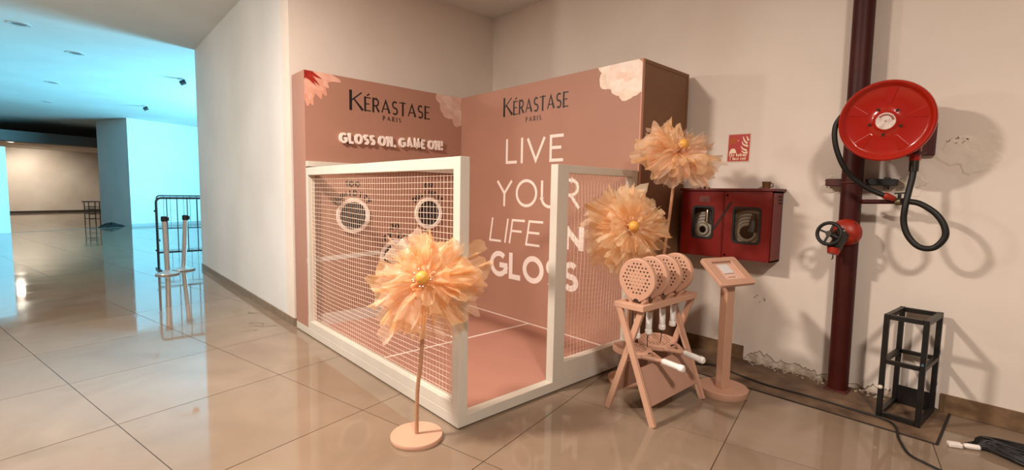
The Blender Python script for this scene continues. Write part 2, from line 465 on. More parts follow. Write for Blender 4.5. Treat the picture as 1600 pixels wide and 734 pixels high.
for (cy, cz, ry, rz, n) in ((-1.86,1.82,.05,.02,14),(-1.20,1.55,.075,.06,16),(-1.63,1.55,.07,.05,12),(-.70,.56,.05,.03,8)):
    for k in range(n):
        a = rnd.random()*6.28; q = rnd.uniform(.002,.0065); e = rnd.uniform(.7,1.1)
        b.cbox((0,0,0), (.003, q*2.2, q*.8), Matrix.Translation((WX-.0035, cy+ry*e*math.cos(a), cz+rz*e*math.sin(a))) @ Matrix.Rotation(rnd.random()*3,4,'X'))
b.build('plaster_chip', mat('chip_dark', (112, 92, 74), rough=.95), wr)

tag(MB().box(-16, 12, -7, 36, HC, HC+.2).build('ceiling', M_CEIL), kind='structure')
# baseboards
tag(MB().box(-.004, .010, WY-.004, YE, 0, .085).build('baseboard_left', M_BASE), kind='structure')
tag(MB().box(.010, WX-.012, WY-.012, WY+.002, 0, .085).build('baseboard_back', M_BASE), kind='structure')
bb = tag(MB().box(WX-.014, WX+.002, -6.4, -1.90, 0, .125).build('baseboard_right', M_BASEB), kind='structure')
MB().box(WX-.014, WX+.002, -.60, WY-.02, 0, .125).build('baseboard_piece', M_BASEB, bb)

# ------------------------------------------------------------------ far end of the hall
def fbox(s0, s1, d0, d1, z0, z1, mb=None):
    mb = mb or MB()
    vs = [FA+FD*s+FN*d+Vector((0,0,z)) for z in (z0,z1) for s,d in ((s0,d0),(s1,d0),(s1,d1),(s0,d1))]
    return mb.add(vs, [(0,3,2,1),(4,5,6,7),(0,1,5,4),(1,2,6,5),(2,3,7,6),(3,0,4,7)])
tag(fbox(0, 9, 0, 2.0, 0, HC).build('wall_far', M_BLUEW), kind='structure')
tag(fbox(-.004, 9, -.014, .0, 0, .10).build('baseboard_far', mat('pale_baseboard', (168, 172, 170), rough=.5)), kind='structure')
tag(fbox(-7.5, -3.12, -.1, .12, 0, 2.48).build('wall_partition', M_BLUEW), kind='structure')
tag(fbox(-9, 9, 4.0, 4.5, 2.93, 3.30).build('trim_1', M_BEAM), kind='structure')
tag(fbox(-9, 9, 4.5, 14, 3.16, 3.3).build('ceiling_far_room', M_FARW), kind='structure')
tag(fbox(-10, 10, 12.6, 12.9, 0, 3.3).build('wall_far_room', M_FARW), kind='structure')
tag(fbox(-10, 10, 12.54, 12.60, 0, .10).build('baseboard_far_room', mat('dark_skirting', (52, 44, 38), rough=.7)), kind='structure')
tag(fbox(-7, 0, -.06, -.02, 0, .004).build('trim_2', mat('threshold_strip', (74, 78, 78), rough=.5)), kind='structure')
# recessed lamp in the far room
fl = thing('recessed_downlight', (-3.40, 26.6, 3.16), 'small lit recessed downlight in the ceiling of the far brown room', 'downlight')
b = MB(); b.lathe([(.09,0),(.13,-.002),(.14,-.02),(.10,-.025),(.09,0)], 24); b.build('trim_ring', mat('white_trim', (235,232,225), .4), fl, True)
b = MB(); b.cyl(.095, -.018, -.006, 24); b.build('lens', mat('lamp_glow', (255,250,240), .4, emit=(255,244,225), estr=12), fl)
lamp('far_downlight_lamp', 'AREA', (-3.40, 26.6, 3.12), 110, (1.0, 0.88, 0.76), (-3.4, 26.5, 0), size=.18)
# unlit downlight cut-outs in the blue ceiling
for k, (x, y, lab) in enumerate(((-1.48,9.47,'unlit downlight in the blue ceiling, largest one near the middle'),(-1.85,13.2,'unlit downlight in the blue ceiling, second one deep along the left row'),
        (-2.03,16.9,'faint unlit downlight in the blue ceiling, deepest of the left row'),(-2.10,8.0,'unlit downlight near the upper left edge of the blue ceiling'))):
    t = thing('ceiling_downlight', (x, y, HC), lab, 'downlight', 'unlit downlights of the blue ceiling')
    b = MB(); b.lathe([(.085,0),(.085,-.004),(.13,-.006),(.135,0)], 24); b.build('trim_ring', mat('pale_trim', (205,212,214), .4), t, True)
    b = MB(); b.cyl(.085, -.003, -.001, 20); b.build('lens', mat('lens_grey', (120,132,138), .3), t)
for k, (x, y, lab) in enumerate(((.27,10.45,'dark adjustable ceiling spotlight beside the edge of the white wall'),(.09,15.5,'small dark ceiling spotlight deep in the blue hall'))):
    t = thing('ceiling_spotlight', (x, y, HC), lab, 'spotlight', 'dark ceiling spotlights of the blue hall')
    b = MB(); b.cyl(.11, -.012, 0, 20); b.build('mount_plate', mat('pale_trim', (205,212,214), .4), t, True)
    b = MB(); b.tube([(0,0,-.01),(.0,0,-.05)], .018, 8); b.tube([(.02,0,-.05),(-.07,.0,-.10)], .05, 12); b.build('spot_head', mat('black_metal', (26,26,28), .45), t, True)
# stacked black stool / trolley and dark heap in the far opening
t = thing('metal_step_rack', (-1.10, 21.5, 0), 'small dark metal rack with open rungs standing in the far doorway', 'rack')
bm_ = mat('dark_steel', (34,30,28), .5)
d1 = FD*.165; d2 = FN*.16
for i, j in ((-1,-1),(1,-1),(1,1),(-1,1)):
    p = d1*i+d2*j
    MB().bar(p, p+Vector((0,0,.80)), .03, .03).build('leg', bm_, t)
for z in (.18, .36, .54, .62):
    for j in (-1, 1): MB().bar(-d1+d2*j+Vector((0,0,z)), d1+d2*j+Vector((0,0,z)), .022, .022).build('rung', bm_, t)
b = MB(); b.bar(-d1*1.35+Vector((0,0,.815)), d1*1.1+Vector((0,0,.815)), .42, .03); b.build('top_board', bm_, t)
# heap
vs = []; fs = []; nu, nv = 26, 10
for j in range(nv+1):
    for i in range(nu):
        a = 2*math.pi*i/nu; q = j/nv
        rr = (1-q)*(1+.18*math.sin(3*a+1)+.1*math.sin(7*a))
        p = FD*(.36*rr*math.cos(a)) + FN*(.26*rr*math.sin(a))
        h_ = .12*(1-(1-q)**2)*(1+.35*math.sin(4*a+9*q))
        vs.append((p.x, p.y, max(h_, 0)))
for j in range(nv):
    for i in range(nu):
        fs.append((j*nu+i, j*nu+(i+1)%nu, (j+1)*nu+(i+1)%nu, (j+1)*nu+i))
o = MB().add(vs, fs).build('crumpled_sheet', mat('dark_plastic_sheet', (24,30,32), .5), None, True, loc=FA+FD*(-.45)+FN*.35)
tag(o, 'crumpled dark sheet lying on the floor at the foot of the far pillar', 'sheet')

# ------------------------------------------------------------------ crowd barriers and stanchions
M_BLK = mat('black_powder_coat', (22,22,26), .42)
def barrier(loc, L, H, label, nb, r=.019):
    t = thing('crowd_barrier', loc, label, 'barrier', 'black crowd barriers')
    c = .07
    pts = [(0,0,.0),(0,0,H-c)]+[(c-c*math.cos(R(a)),0,H-c+c*math.sin(R(a))) for a in (22,45,68,90)]+[(L-c,0,H)]+[(L-c+c*math.sin(R(a)),0,H-c+c*math.cos(R(a))) for a in (22,45,68,90)]+[(L,0,0)]
    MB().tube(pts, r, 10).build('frame', M_BLK, t, True)
    MB().tube([(0,0,.30),(L,0,.30)], r*.8, 8).build('rail', M_BLK, t, True)
    for k in range(1, nb):
        MB().tube([(L*k/nb,0,.30),(L*k/nb,0,H)], r*.42, 6, False).build('bar', M_BLK, t, True)
    for x in (.0, L): MB().bar((x,-.22,.012),(x,.22,.012), .05, .024).build('foot', M_BLK, t)
    MB().tube([(-.035,0,H-.22),(.0,0,H-.22)], .016, 8).build('hook', M_BLK, t, True)
    MB().tube([(-.035,0,.34),(.0,0,.34)], .016, 8).build('hook', M_BLK, t, True)
    return t
barrier((-.60, 7.80, 0), 2.2, 1.23, 'black tubular crowd barrier standing right behind the two metal posts', 15)
barrier((.02, 13.6, 0), 2.4, 1.18, 'second black crowd barrier farther back in the blue hall', 16)
M_STEEL = mat('brushed_steel', (206,202,198), .30, 0.55, var=.12, scale=20)
def stanchion(loc, lean, label):
    t = thing('stanchion_post', loc, label, 'stanchion', 'steel queue posts')
    b = MB(); b.lathe([(0,0),(.165,0),(.17,.012),(.165,.022),(.11,.036),(.05,.052),(.034,.07),(0,.07)], 32); b.build('base', M_STEEL, t, True)
    lx, ly = lean
    MB().tube([(0,0,.05),(lx,ly,.86)], .036, 20).build('pole', M_STEEL, t, True)
    T = Matrix.Translation((lx*1.02, ly*1.02, .86))
    b = MB(); b.lathe([(.036,0),(.046,.006),(.046,.075),(.036,.085),(0,.088)], 20, T); b.build('head', M_BLK, t, True)
    b = MB(); b.cbox((lx*1.02+.045, ly*1.02-.02, .90), (.03,.05,.06)); b.build('belt_slot', M_BLK, t, bevel=.006)
    return t
stanchion((-.545, 7.26, 0), (-.01,.03), 'steel queue post nearest the barrier end, standing upright on a domed base')
stanchion((-.275, 7.60, 0), (.05,.0), 'steel queue post closer to the white wall, leaning to the right')

# ------------------------------------------------------------------ promotional booth
M_PINK = mat('dusty_pink_panel', (168,124,105), .48, var=.05, scale=2.5, spec=.35)
M_PFLOOR = mat('pink_vinyl_floor', (180,130,112), .36, var=.07, scale=3, spec=.4)
M_BROWN = mat('brown_end_panel', (132,92,64), .6, var=.12, scale=3)
M_FRAME = mat('white_painted_wood', (206,199,186), .42, var=.06, scale=5, bump=.05, bscale=20, stretch=(1,1,.2))
M_NET = mat('white_net_cord', (224,202,182), .7)
M_WHITE = mat('white_print', (236,222,212), .5)
M_INK = mat('black_print', (24,20,20), .45)
M_GREYST = mat('pale_grey_stripe', (206,196,186), .5)
booth = thing('display_booth', (0,0,0), 'dusty pink corner booth with white net frames and raised platform', 'display booth')
YB = LAB+TB
pf = MB().box(0, LD, 0, YB, .010, HP).build('platform', M_FRAME, booth, bevel=.003)
MB().box(.02, LD-.02, .02, YB-.02, 0, .011).build('shadow_gap_base', M_DARK, pf)  # the shadow line under the plinth, put in as dark colour
MB().box(.066, LD-.001, .066, LAB, HP-.01, HP+.0015).build('floor_sheet', M_PFLOOR, pf)
# court lines on the platform
zt = HP+.0025
MB().box(1.775, 1.800, .13, LAB, zt-.002, zt).build('court_line', M_WHITE, pf)
MB().box(.07, 1.775, 1.205, 1.232, zt-.002, zt).build('court_line', M_WHITE, pf)
MB().box(.895, .92, 1.232, LAB, zt-.002, zt).build('court_line', M_WHITE, pf)
# wings
bp_ = MB().box(0, LD+.001, LAB, YB, HP, HW_).build('back_panel', M_PINK, booth, bevel=.003)
sp_ = MB().box(LD, LD+TD, .012, YB, .012, HW_).build('side_panel', M_PINK, booth, bevel=.003)
ep = MB().box(LD+.03, LD+TD-.03, .004, .0125, .02, HW_-.03).build('end_panel', M_BROWN, booth)
b = MB(); b.box(LD, LD+.03, 0, .0125, .012, HW_); b.build('end_trim', mat('pink_trim', (196,142,118), .5), booth)
b = MB(); b.box(LD+TD-.03, LD+TD, 0, .0125, .012, HW_); b.box(LD+.03, LD+TD-.03, 0, .0125, HW_-.03, HW_); b.build('end_trim', M_BROWN, booth)
TBC = frame_T((0, LAB, 0), (1,0,0), (0,0,1))           # x right, y up, normal to the viewer
TCD = frame_T((LD, 0, 0), (0,-1,0), (0,0,1))           # x = -Y
def on(T, x, y, n=0.0): return T @ Matrix.Translation((x, y, n))
# printed lettering on the long side panel (x = -Y)
b = MB(); q = text(b, 'K', 0, .200, .0245, .0, on(TCD, -1.707, 2.237), .0012, W=HW)
text(b, '\u00c9RASTASE', .921-.155, .150, .0205, .014, on(TCD, -1.552, 2.237), .0012, W=HW)
b.build('logo_lettering', M_INK, sp_)
b = MB(); text(b, 'PARIS', .222, .052, .0085, .020, on(TCD, -1.36, 2.150), .0012, W=HW); b.build('logo_lettering', M_INK, sp_)
b = MB(); text(b, 'LIVE', .825, .262, .030, .055, on(TCD, -1.655, 1.735), .0012); b.build('slogan_lettering', M_WHITE, sp_)
b = MB(); text(b, 'YOUR', 1.185, .290, .030, .050, on(TCD, -1.800, 1.280), .0012); b.build('slogan_lettering', M_WHITE, sp_)
b = MB(); text(b, 'LIFE', .80, .265, .024, .050, on(TCD, -1.915, .883), .0012, slant=.16); b.build('slogan_lettering', M_WHITE, sp_)
b = MB(); text(b, 'IN', .345, .225, .058, .050, on(TCD, -.90, .898), .0012); b.build('slogan_lettering', M_WHITE, sp_)
b = MB(); text(b, 'GLOSS', 1.29, .285, .056, .024, on(TCD, -1.893, .498), .0012); b.build('slogan_lettering', M_WHITE, sp_)
# lettering on the back panel
b = MB(); text(b, 'K', 0, .200, .0245, .0, on(TBC, .440, 2.222), .0012, W=HW)
text(b, '\u00c9RASTASE', .944-.155, .150, .0205, .014, on(TBC, .595, 2.229), .0012, W=HW)
b.build('logo_lettering', M_INK, bp_)
b = MB(); text(b, 'PARIS', .215, .050, .0085, .020, on(TBC, .802, 2.158), .0012, W=HW); b.build('logo_lettering', M_INK, bp_)
M_FOAM = mat('white_foam_letter', (240,226,214), .5)
GTX = 'GLOSS ON, GAME ON!'; _a = text_layout(GTX, .105, .0240, .011, 1.0, .26)[1]; _b = text_layout(GTX, .105, .0240, .011, 1.1, .26)[1]
_xs = 1+.1*(1.215-_a)/(_b-_a); lay, tot = text_layout(GTX, .105, .0240, .011, _xs, .26); _s = 1.0
for ch, x in lay:
    b = MB(); glyph(b, ch, .105, .0240, _xs, on(TBC, .325+x*_s, 1.885+x*_s*.012), .030)
    b.build('raised_letter', M_FOAM, bp_)
# rings with dark pockets and printed arcs
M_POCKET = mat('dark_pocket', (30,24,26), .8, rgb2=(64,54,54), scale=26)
def ring(cx, cz, Ro, Ri, num, word):
    N = 40
    o_ = [(Ro*math.cos(2*math.pi*k/N), Ro*math.sin(2*math.pi*k/N)) for k in range(N)]
    i_ = [(Ri*math.cos(2*math.pi*k/N), Ri*math.sin(2*math.pi*k/N)) for k in range(N)]
    MB().ringplate(o_, i_, 0, .024, on(TBC, cx, cz)).build('target_ring', M_FOAM, bp_, bevel=.004)
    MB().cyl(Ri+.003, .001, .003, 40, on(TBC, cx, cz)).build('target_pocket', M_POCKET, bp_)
    b = MB()
    h = .062; tot = text(MB(), num, 0, h, .016, .012, Matrix.Identity(4), .001)
    text(b, num, 0, h, .016, .012, on(TBC, cx-tot/2, cz+Ro+.115), .0012)
    sp = .051/(Ro+.03)
    for k, ch in enumerate(word):
        a = (k-(len(word)-1)/2)*sp
        T = on(TBC, cx, cz) @ Matrix.Rotation(-a, 4, 'Z') @ Matrix.Translation((-GL[ch][0]*.055/2, Ro+.022, 0))
        glyph(b, ch, .062, .015, .85, T, .0012)
    b.build('target_lettering', M_INK, bp_)
ring(.463, 1.163, .177, .140, '100', 'HUMIDITY')
ring(1.362, 1.175, .180, .142, '60', 'DULLNESS')
ring(.935, .715, .177, .140, '20', 'FRIZZ')
MB().box(0, .76, 0, .046, 0, .002, TBC @ Matrix.Translation((.0,.715,0)) @ Matrix.Rotation(R(2.2),4,'Z')).build('printed_stripe', M_GREYST, bp_)
MB().box(.0, LD-.002, HP, .195, 0, .012, TBC).build('base_stripe', M_GREYST, bp_)
MB().box(.002, 1.80, 1.640, 1.690, .0, .045, TBC).build('rear_rail', M_FRAME, booth, bevel=.003)

# printed flowers in the upper panel corners
def clip(poly, x0, x1, y0, y1):
    for ax, v, s in ((0,x0,1),(0,x1,-1),(1,y0,1),(1,y1,-1)):
        out = []
        for i in range(len(poly)):
            a = poly[i-1]; c = poly[i]; da = s*(a[ax]-v); dc = s*(c[ax]-v)
            if (da >= 0) != (dc >= 0):
                t = da/(da-dc); out.append((a[0]+t*(c[0]-a[0]), a[1]+t*(c[1]-a[1])))
            if dc >= 0: out.append(c)
        poly = out
        if len(poly) < 3: return []
    return poly
def petal_poly(cx, cy, a, L, W, curl, ruff, r_, n=14, broad=True):
    lf = []; rg = []
    for k in range(n+1):
        t = k/n; aa = a+curl*t*t
        x = cx+L*t*math.cos(aa); y = cy+L*t*math.sin(aa)
        w_ = (W*1.15*t**.7*math.sqrt(max(.02,1-t**5)) if broad else W*math.sin(math.pi*min(1,(.10+.86*t))**.8))*(1+ruff*r_.uniform(-1,1))
        lf.append((x-w_*math.sin(aa), y+w_*math.cos(aa))); rg.append((x+w_*math.sin(aa), y-w_*math.cos(aa)))
    return lf+rg[::-1]
def print_flower(T, par, cx, cy, rect, layers, seed, broad=True):
    r_ = random.Random(seed); lvl = 0
    for (n, L, W, m, curl, ruff, a0, a1) in layers:
        lvl += 1
        for k in range(n):
            a = R(a0+(a1-a0)*(k+.5)/n)+r_.uniform(-.06,.06)
            poly = clip(petal_poly(cx, cy, a, L*r_.uniform(.88,1.08), W, curl*r_.uniform(-1,1), ruff, r_, broad=broad), *rect)
            if len(poly) < 3: continue
            z = .0006+.0004*lvl+.00003*k
            b = MB().prism(poly, 0, z, T); b.build('printed_petal', m, par)
PK = lambda n, c, c2: mat(n, c, .5, rgb2=c2, scale=14)
cream = [PK('petal_print_cream_a', (236,220,200), (226,200,180)), PK('petal_print_cream_b', (242,230,216), (232,212,196)), PK('petal_print_blush', (232,200,182), (240,222,206))]
rose = [PK('petal_print_rose_a', (214,180,164), (196,158,140)), PK('petal_print_rose_b', (222,194,180), (206,172,156)), PK('petal_print_rose_c', (206,166,148), (220,188,172))]
coral = [PK('petal_print_coral', (218,160,136), (206,138,112)), PK('petal_print_coral_b', (226,172,150), (212,150,126)), PK('petal_print_red', (172,44,26), (136,20,14)), PK('petal_print_tip', (228,180,160), (216,160,138))]
print_flower(TCD, sp_, -.10, 2.60, (-.49,-.002,2.0,HW_-.002), [(9,.40,.10,cream[0],.25,.10,170,290),(9,.34,.09,cream[1],.3,.14,165,295),(8,.25,.07,cream[2],.4,.16,165,295),(7,.17,.055,cream[1],.4,.2,165,295)], 4)
print_flower(TBC, bp_, LD+.05, 2.60, (1.40,LD-.002,2.0,HW_-.002), [(8,.40,.10,rose[0],.25,.10,175,275),(8,.34,.09,rose[1],.3,.14,170,275),(7,.25,.07,rose[2],.4,.16,170,275)], 9)
print_flower(TBC, bp_, -.02, 2.57, (.003,.45,2.0,HW_-.002), [(6,.36,.072,coral[0],.45,.03,-88,-18),(6,.29,.070,coral[1],.3,.03,-88,-20),(5,.14,.04,coral[2],.15,.10,-88,-12),(2,.42,.035,coral[3],-.10,.1,-18,-6),(3,.22,.020,coral[2],.1,.1,-60,-25)], 12, False)

# white frames
def post(x0, x1, y0, y1, z0, z1): return MB().box(x0,x1,y0,y1,z0,z1).build('frame_post', M_FRAME, booth, bevel=.003)
def rail(x0, x1, y0, y1, z0, z1): return MB().box(x0,x1,y0,y1,z0,z1).build('frame_rail', M_FRAME, booth, bevel=.003)
post(-.0015, TF, -.0015, TF, .0105, HF+.0005)                                  # front corner post
post(.001, TF-.001, LAB-.055, LAB-.001, HP, HF-.001)
rail(.0005, TF-.0005, TF, LAB-.055, HF-.072, HF)
rail(.0005, TF-.0005, TF, LAB-.055, HP, .152)
post(XP, XP+.118, 0, TF, HP, HF)
post(1.738, 1.812, .001, TF, HP, HF-.001)
rail(XP+.118, 1.738, .0005, TF-.0005, HF-.056, HF)
rail(XP+.118, 1.738, .0005, TF-.0005, HP, .205)
# nets
def net(name, axis, off, a0, a1, z0, z1, step, rh, rv, seed):
    r_ = random.Random(seed); b = MB()
    nv = int((a1-a0)/step); nh = int((z1-z0)/step)
    ph = [r_.random()*6.28 for _ in range(4)]
    def pt(u_, v_):                               # u along, v height, 0..1
        fl = math.sin(math.pi*u_)*math.sin(math.pi*v_)
        du = .010*fl*math.sin(5*v_+ph[0])+.004*math.sin(23*v_+9*u_+ph[1])*math.sin(math.pi*u_)
        dz = -.036*math.sin(math.pi*u_)*v_*(1-v_)*3+.006*math.sin(11*u_+7*v_+ph[2])*math.sin(math.pi*v_)
        dn = .012*fl*math.sin(4*u_+3*v_+ph[3])
        A = a0+(a1-a0)*u_+du; Z = z0+(z1-z0)*v_+dz; Z = min(max(Z, z0), z1)
        return (off+dn, A, Z) if axis == 'Y' else (A, off+dn, Z)
    for i in range(nv+1): b.tube([pt(i/nv, j/16) for j in range(17)], rv, 4, False)
    for j in range(nh+1): b.tube([pt(i/28, j/nh) for i in range(29)], rh, 4, False)
    # edge cord
    for (p, q) in (((0,0),(1,0)),((1,0),(1,1)),((1,1),(0,1)),((0,1),(0,0))):
        b.tube([pt(p[0]+(q[0]-p[0])*t/20, p[1]+(q[1]-p[1])*t/20) for t in range(21)], .0045, 6, False)
    return b.build(name, M_NET, booth, True)
net('net', 'Y', .036, TF-.002, LAB-.053, .150, HF-.070, .0375, .0016, .0015, 2)
net('net', 'X', .036, XP+.116, 1.740, .203, HF-.054, .0375, .0007, .0014, 6)

# ------------------------------------------------------------------ organza flowers on stands
def organza(name, rgb, rgb2, transp):
    m = bpy.data.materials.new(name); m.use_nodes = True; nt = m.node_tree; N = nt.nodes.new; L = nt.links.new
    for n in list(nt.nodes): nt.nodes.remove(n)
    out = N('ShaderNodeOutputMaterial'); tc = N('ShaderNodeTexCoord')
    ns = N('ShaderNodeTexNoise'); ns.inputs['Scale'].default_value = 9; ns.inputs['Detail'].default_value = 5; L(tc.outputs['Object'], ns.inputs['Vector'])
    mx = N('ShaderNodeMix'); mx.data_type = 'RGBA'; mx.inputs[6].default_value = lin(rgb); mx.inputs[7].default_value = lin(rgb2)
    mr = N('ShaderNodeMapRange'); mr.inputs[1].default_value = .38; mr.inputs[2].default_value = .62; L(ns.outputs['Fac'], mr.inputs[0]); L(mr.outputs[0], mx.inputs[0])
    df = N('ShaderNodeBsdfDiffuse'); tl = N('ShaderNodeBsdfTranslucent'); gl = N('ShaderNodeBsdfGlossy'); tr = N('ShaderNodeBsdfTransparent')
    gl.inputs['Roughness'].default_value = .35; tr.inputs['Color'].default_value = (1,.95,.9,1)
    L(mx.outputs[2], df.inputs['Color']); L(mx.outputs[2], tl.inputs['Color'])
    a = N('ShaderNodeMixShader'); a.inputs[0].default_value = .55; L(df.outputs[0], a.inputs[1]); L(tl.outputs[0], a.inputs[2])
    c = N('ShaderNodeMixShader'); c.inputs[0].default_value = .035; L(a.outputs[0], c.inputs[1]); L(gl.outputs[0], c.inputs[2])
    d = N('ShaderNodeMixShader'); d.inputs[0].default_value = transp; L(c.outputs[0], d.inputs[1]); L(tr.outputs[0], d.inputs[2])
    L(d.outputs[0], out.inputs['Surface'])
    return m
ORG = [organza('peach_organza', (255,230,194), (254,215,166), .40), organza('pale_peach_organza', (255,234,212), (254,222,192), .56), organza('ivory_organza', (255,240,210), (252,228,188), .42)]
M_STEM = mat('wrapped_stem', (186,138,104), .7, var=.15, scale=30)
M_NUDE = mat('nude_painted_wood', (200,156,131), .46, var=.07, scale=6)
M_YEL = mat('yellow_ball', (226,164,72), .4)
def petal_mesh(L, W, lift, droop, ruff, jag, r_, nu=16, nv=26, crumple=.02):
    ph = [r_.random()*6.28 for _ in range(9)]; vs = []; fs = []
    f1 = r_.uniform(7.5, 11.0); f2 = r_.uniform(15, 21); bend = r_.uniform(-.6, .9)
    for i in range(nu+1):
        s = i/nu
        for j in range(nv+1):
            t = 2*j/nv-1
            ed = 1-.20*t*t*s+jag*s*(.45*math.sin(4.2*t+ph[0])+.28*math.sin(11*t+ph[1])+.16*math.sin(25*t+ph[8]))
            rad = L*s*ed
            wd = W*(.07+.93*s**.85)*(1-.10*s*s)
            y = wd*t*(1+.05*math.sin(7*s+ph[5]))
            el = lift-droop*s*s*(1+bend*t)
            x = rad*math.cos(el); z = rad*math.sin(el)
            am = ruff*(s**.6)*(.35+.65*s)
            z += am*(.62*math.sin(f1*t+ph[2])+.30*math.sin(f2*t+ph[3]+1.5*s))
            y += am*.35*math.cos(f1*t+ph[2])
            z += .22*W*t*t*s*math.sin(ph[4])
            z += crumple*s*s*math.sin(5*s+3*t+ph[6])+crumple*.35*s*math.sin(13*s+ph[7])*math.sin(9*t+ph[1])
            x += crumple*.6*s*math.sin(6*t+ph[5])
            vs.append((x,y,z))
    for i in range(nu):
        for j in range(nv):
            a = i*(nv+1)+j; fs.append((a,a+nv+1,a+nv+2,a+1))
    return vs, fs
def flower(loc, head, normal, size, label, seed, mats, base=True, spin=0.0):
    r_ = random.Random(seed)
    t = thing('organza_flower', loc, label, 'flower', 'giant organza flowers on stands')
    loc = Vector(loc); hd = Vector(head)-loc; n = Vector(normal).normalized()
    x = n.cross(Vector((0,0,1))).normalized(); y = x.cross(n)     # face frame
    F = Matrix(((x.x,y.x,n.x,hd.x),(x.y,y.y,n.y,hd.y),(x.z,y.z,n.z,hd.z),(0,0,0,1)))
    layers = ((7,1.10,.50,-8,4,.060,.16,1),(7,1.04,.52,6,8,.060,.18,0),(6,.86,.46,22,12,.055,.18,0),(5,.62,.36,40,12,.040,.18,0),(4,.34,.20,60,6,.022,.14,0))
    for li, (cnt, Lf, Wf, lift, droop, ruff, jag, mi) in enumerate(layers):
        for k in range(cnt):
            a = 2*math.pi*(k+.5*(li%2))/cnt+r_.uniform(-.2,.2)+spin
            L = size*Lf*r_.uniform(.74,1.16)
            vs, fs = petal_mesh(L, size*Wf*r_.uniform(.85,1.15), R(lift+r_.uniform(-10,10)), R(droop+r_.uniform(-8,8)), ruff*size/.3, jag, r_, crumple=.030*size/.3)
            T = F @ Matrix.Rotation(a, 4, 'Z') @ Matrix.Rotation(r_.uniform(-.25,.25), 4, 'X')
            mi_ = mats[(mi+(1 if r_.random() > .72 else 0)) % len(mats)]
            MB().add(vs, fs, T).build('petal', ORG[mi_], t, False).data.polygons.foreach_set('use_smooth', [True]*len(fs))
    c = F @ Vector((0,0,.088*size/.3))
    b = MB(); Rb = .037
    b.lathe([(0,-Rb)]+[(Rb*math.cos(R(a)), Rb*math.sin(R(a))) for a in range(-75,90,15)]+[(0,Rb)], 20, Matrix.Translation(c)); b.build('ball_centre', M_YEL, t, True)
    b = MB()
    for k in range(7):
        a = r_.random()*6.28; p = F @ Vector((.05*math.cos(a), .05*math.sin(a), .10*size/.3)); 
        b.tube([F @ Vector((0,0,.01)), p], .0008, 4, False); b.lathe([(0,-.005),(.005,0),(0,.005)], 6, Matrix.Translation(p))
    b.build('pearl_stamens', mat('pearl', (244,232,214), .25), t, True)
    neck = hd-n*.03
    mid = Vector((hd.x*.45, hd.y*.45, hd.z*.5))
    pts = spline([(0,0,.01),(hd.x*.08,hd.y*.08,hd.z*.3),mid+Vector((hd.x*.02,hd.y*.02,0)),(hd.x*.85,hd.y*.85,hd.z*.84),neck], 6)
    MB().tube(pts, .0115, 10).build('stem', M_STEM, t, True)
    if base:
        b = MB(); b.lathe([(0,0),(.148,0),(.150,.003),(.150,.024),(.147,.028),(0,.028)], 48); b.build('base', M_NUDE, t, True)
    return t
flower((-.235,.083,0), (-.190,.061,.925), (-.62,-.62,.30), .300, 'large peach organza flower on a round pink base in front of the net', 21, (0,1))
flower((1.45,-.215,.0), (1.330,-.262,1.192), (-.60,-.75,.16), .305, 'peach and ivory organza flower just above the rackets, yellow ball showing', 33, (0,2), spin=.3)
flower((1.78,-.20,.0), (1.71,-.40,1.757), (-.36,-.66,.52), .290, 'highest pale peach organza flower beside the dark end of the booth', 47, (1,0), spin=.7)

# ------------------------------------------------------------------ racket rack
rack = thing('racket_rack', (1.265,-.57,0), 'nude painted wooden rack with crossed legs holding perforated rackets', 'rack')
def rk(p): return Vector(p)-Vector((1.265,-.57,0))
for X in (.945, 1.59):
    for (ya, yb, s) in ((-.389,-.625,1),(-.749,-.470,-1)):
        MB().bar(rk((X+.0125*s, ya, 0)), rk((X+.0125*s, yb, .715)), .026, .040, (0,1,0)).build('leg', M_NUDE, rack, bevel=.003)
    MB().box(X-.028-1.265, X+.028-1.265, -.655+.57, -.440+.57, .705, .742).build('end_rail', M_NUDE, rack, bevel=.003)
for Y in (-.640, -.455):
    MB().box(.97-1.265, 1.565-1.265, Y-.0145+.57, Y+.0145+.57, .703, .742).build('tray_rail', M_NUDE, rack, bevel=.003)
def legy(z, a, b): return a+(b-a)*z/.715
for (a, b_, s) in ((-.749,-.470,-1),(-.389,-.625,1)):
    y0, y1 = legy(.11,a,b_), legy(.335,a,b_)
    MB().bar(rk((1.2675,y0+s*.004,.11)), rk((1.2675,y1+s*.004,.335)), .605, .010, (0,1,0)).build('side_board', mat('nude_board', (184,142,122), .5, var=.06), rack)
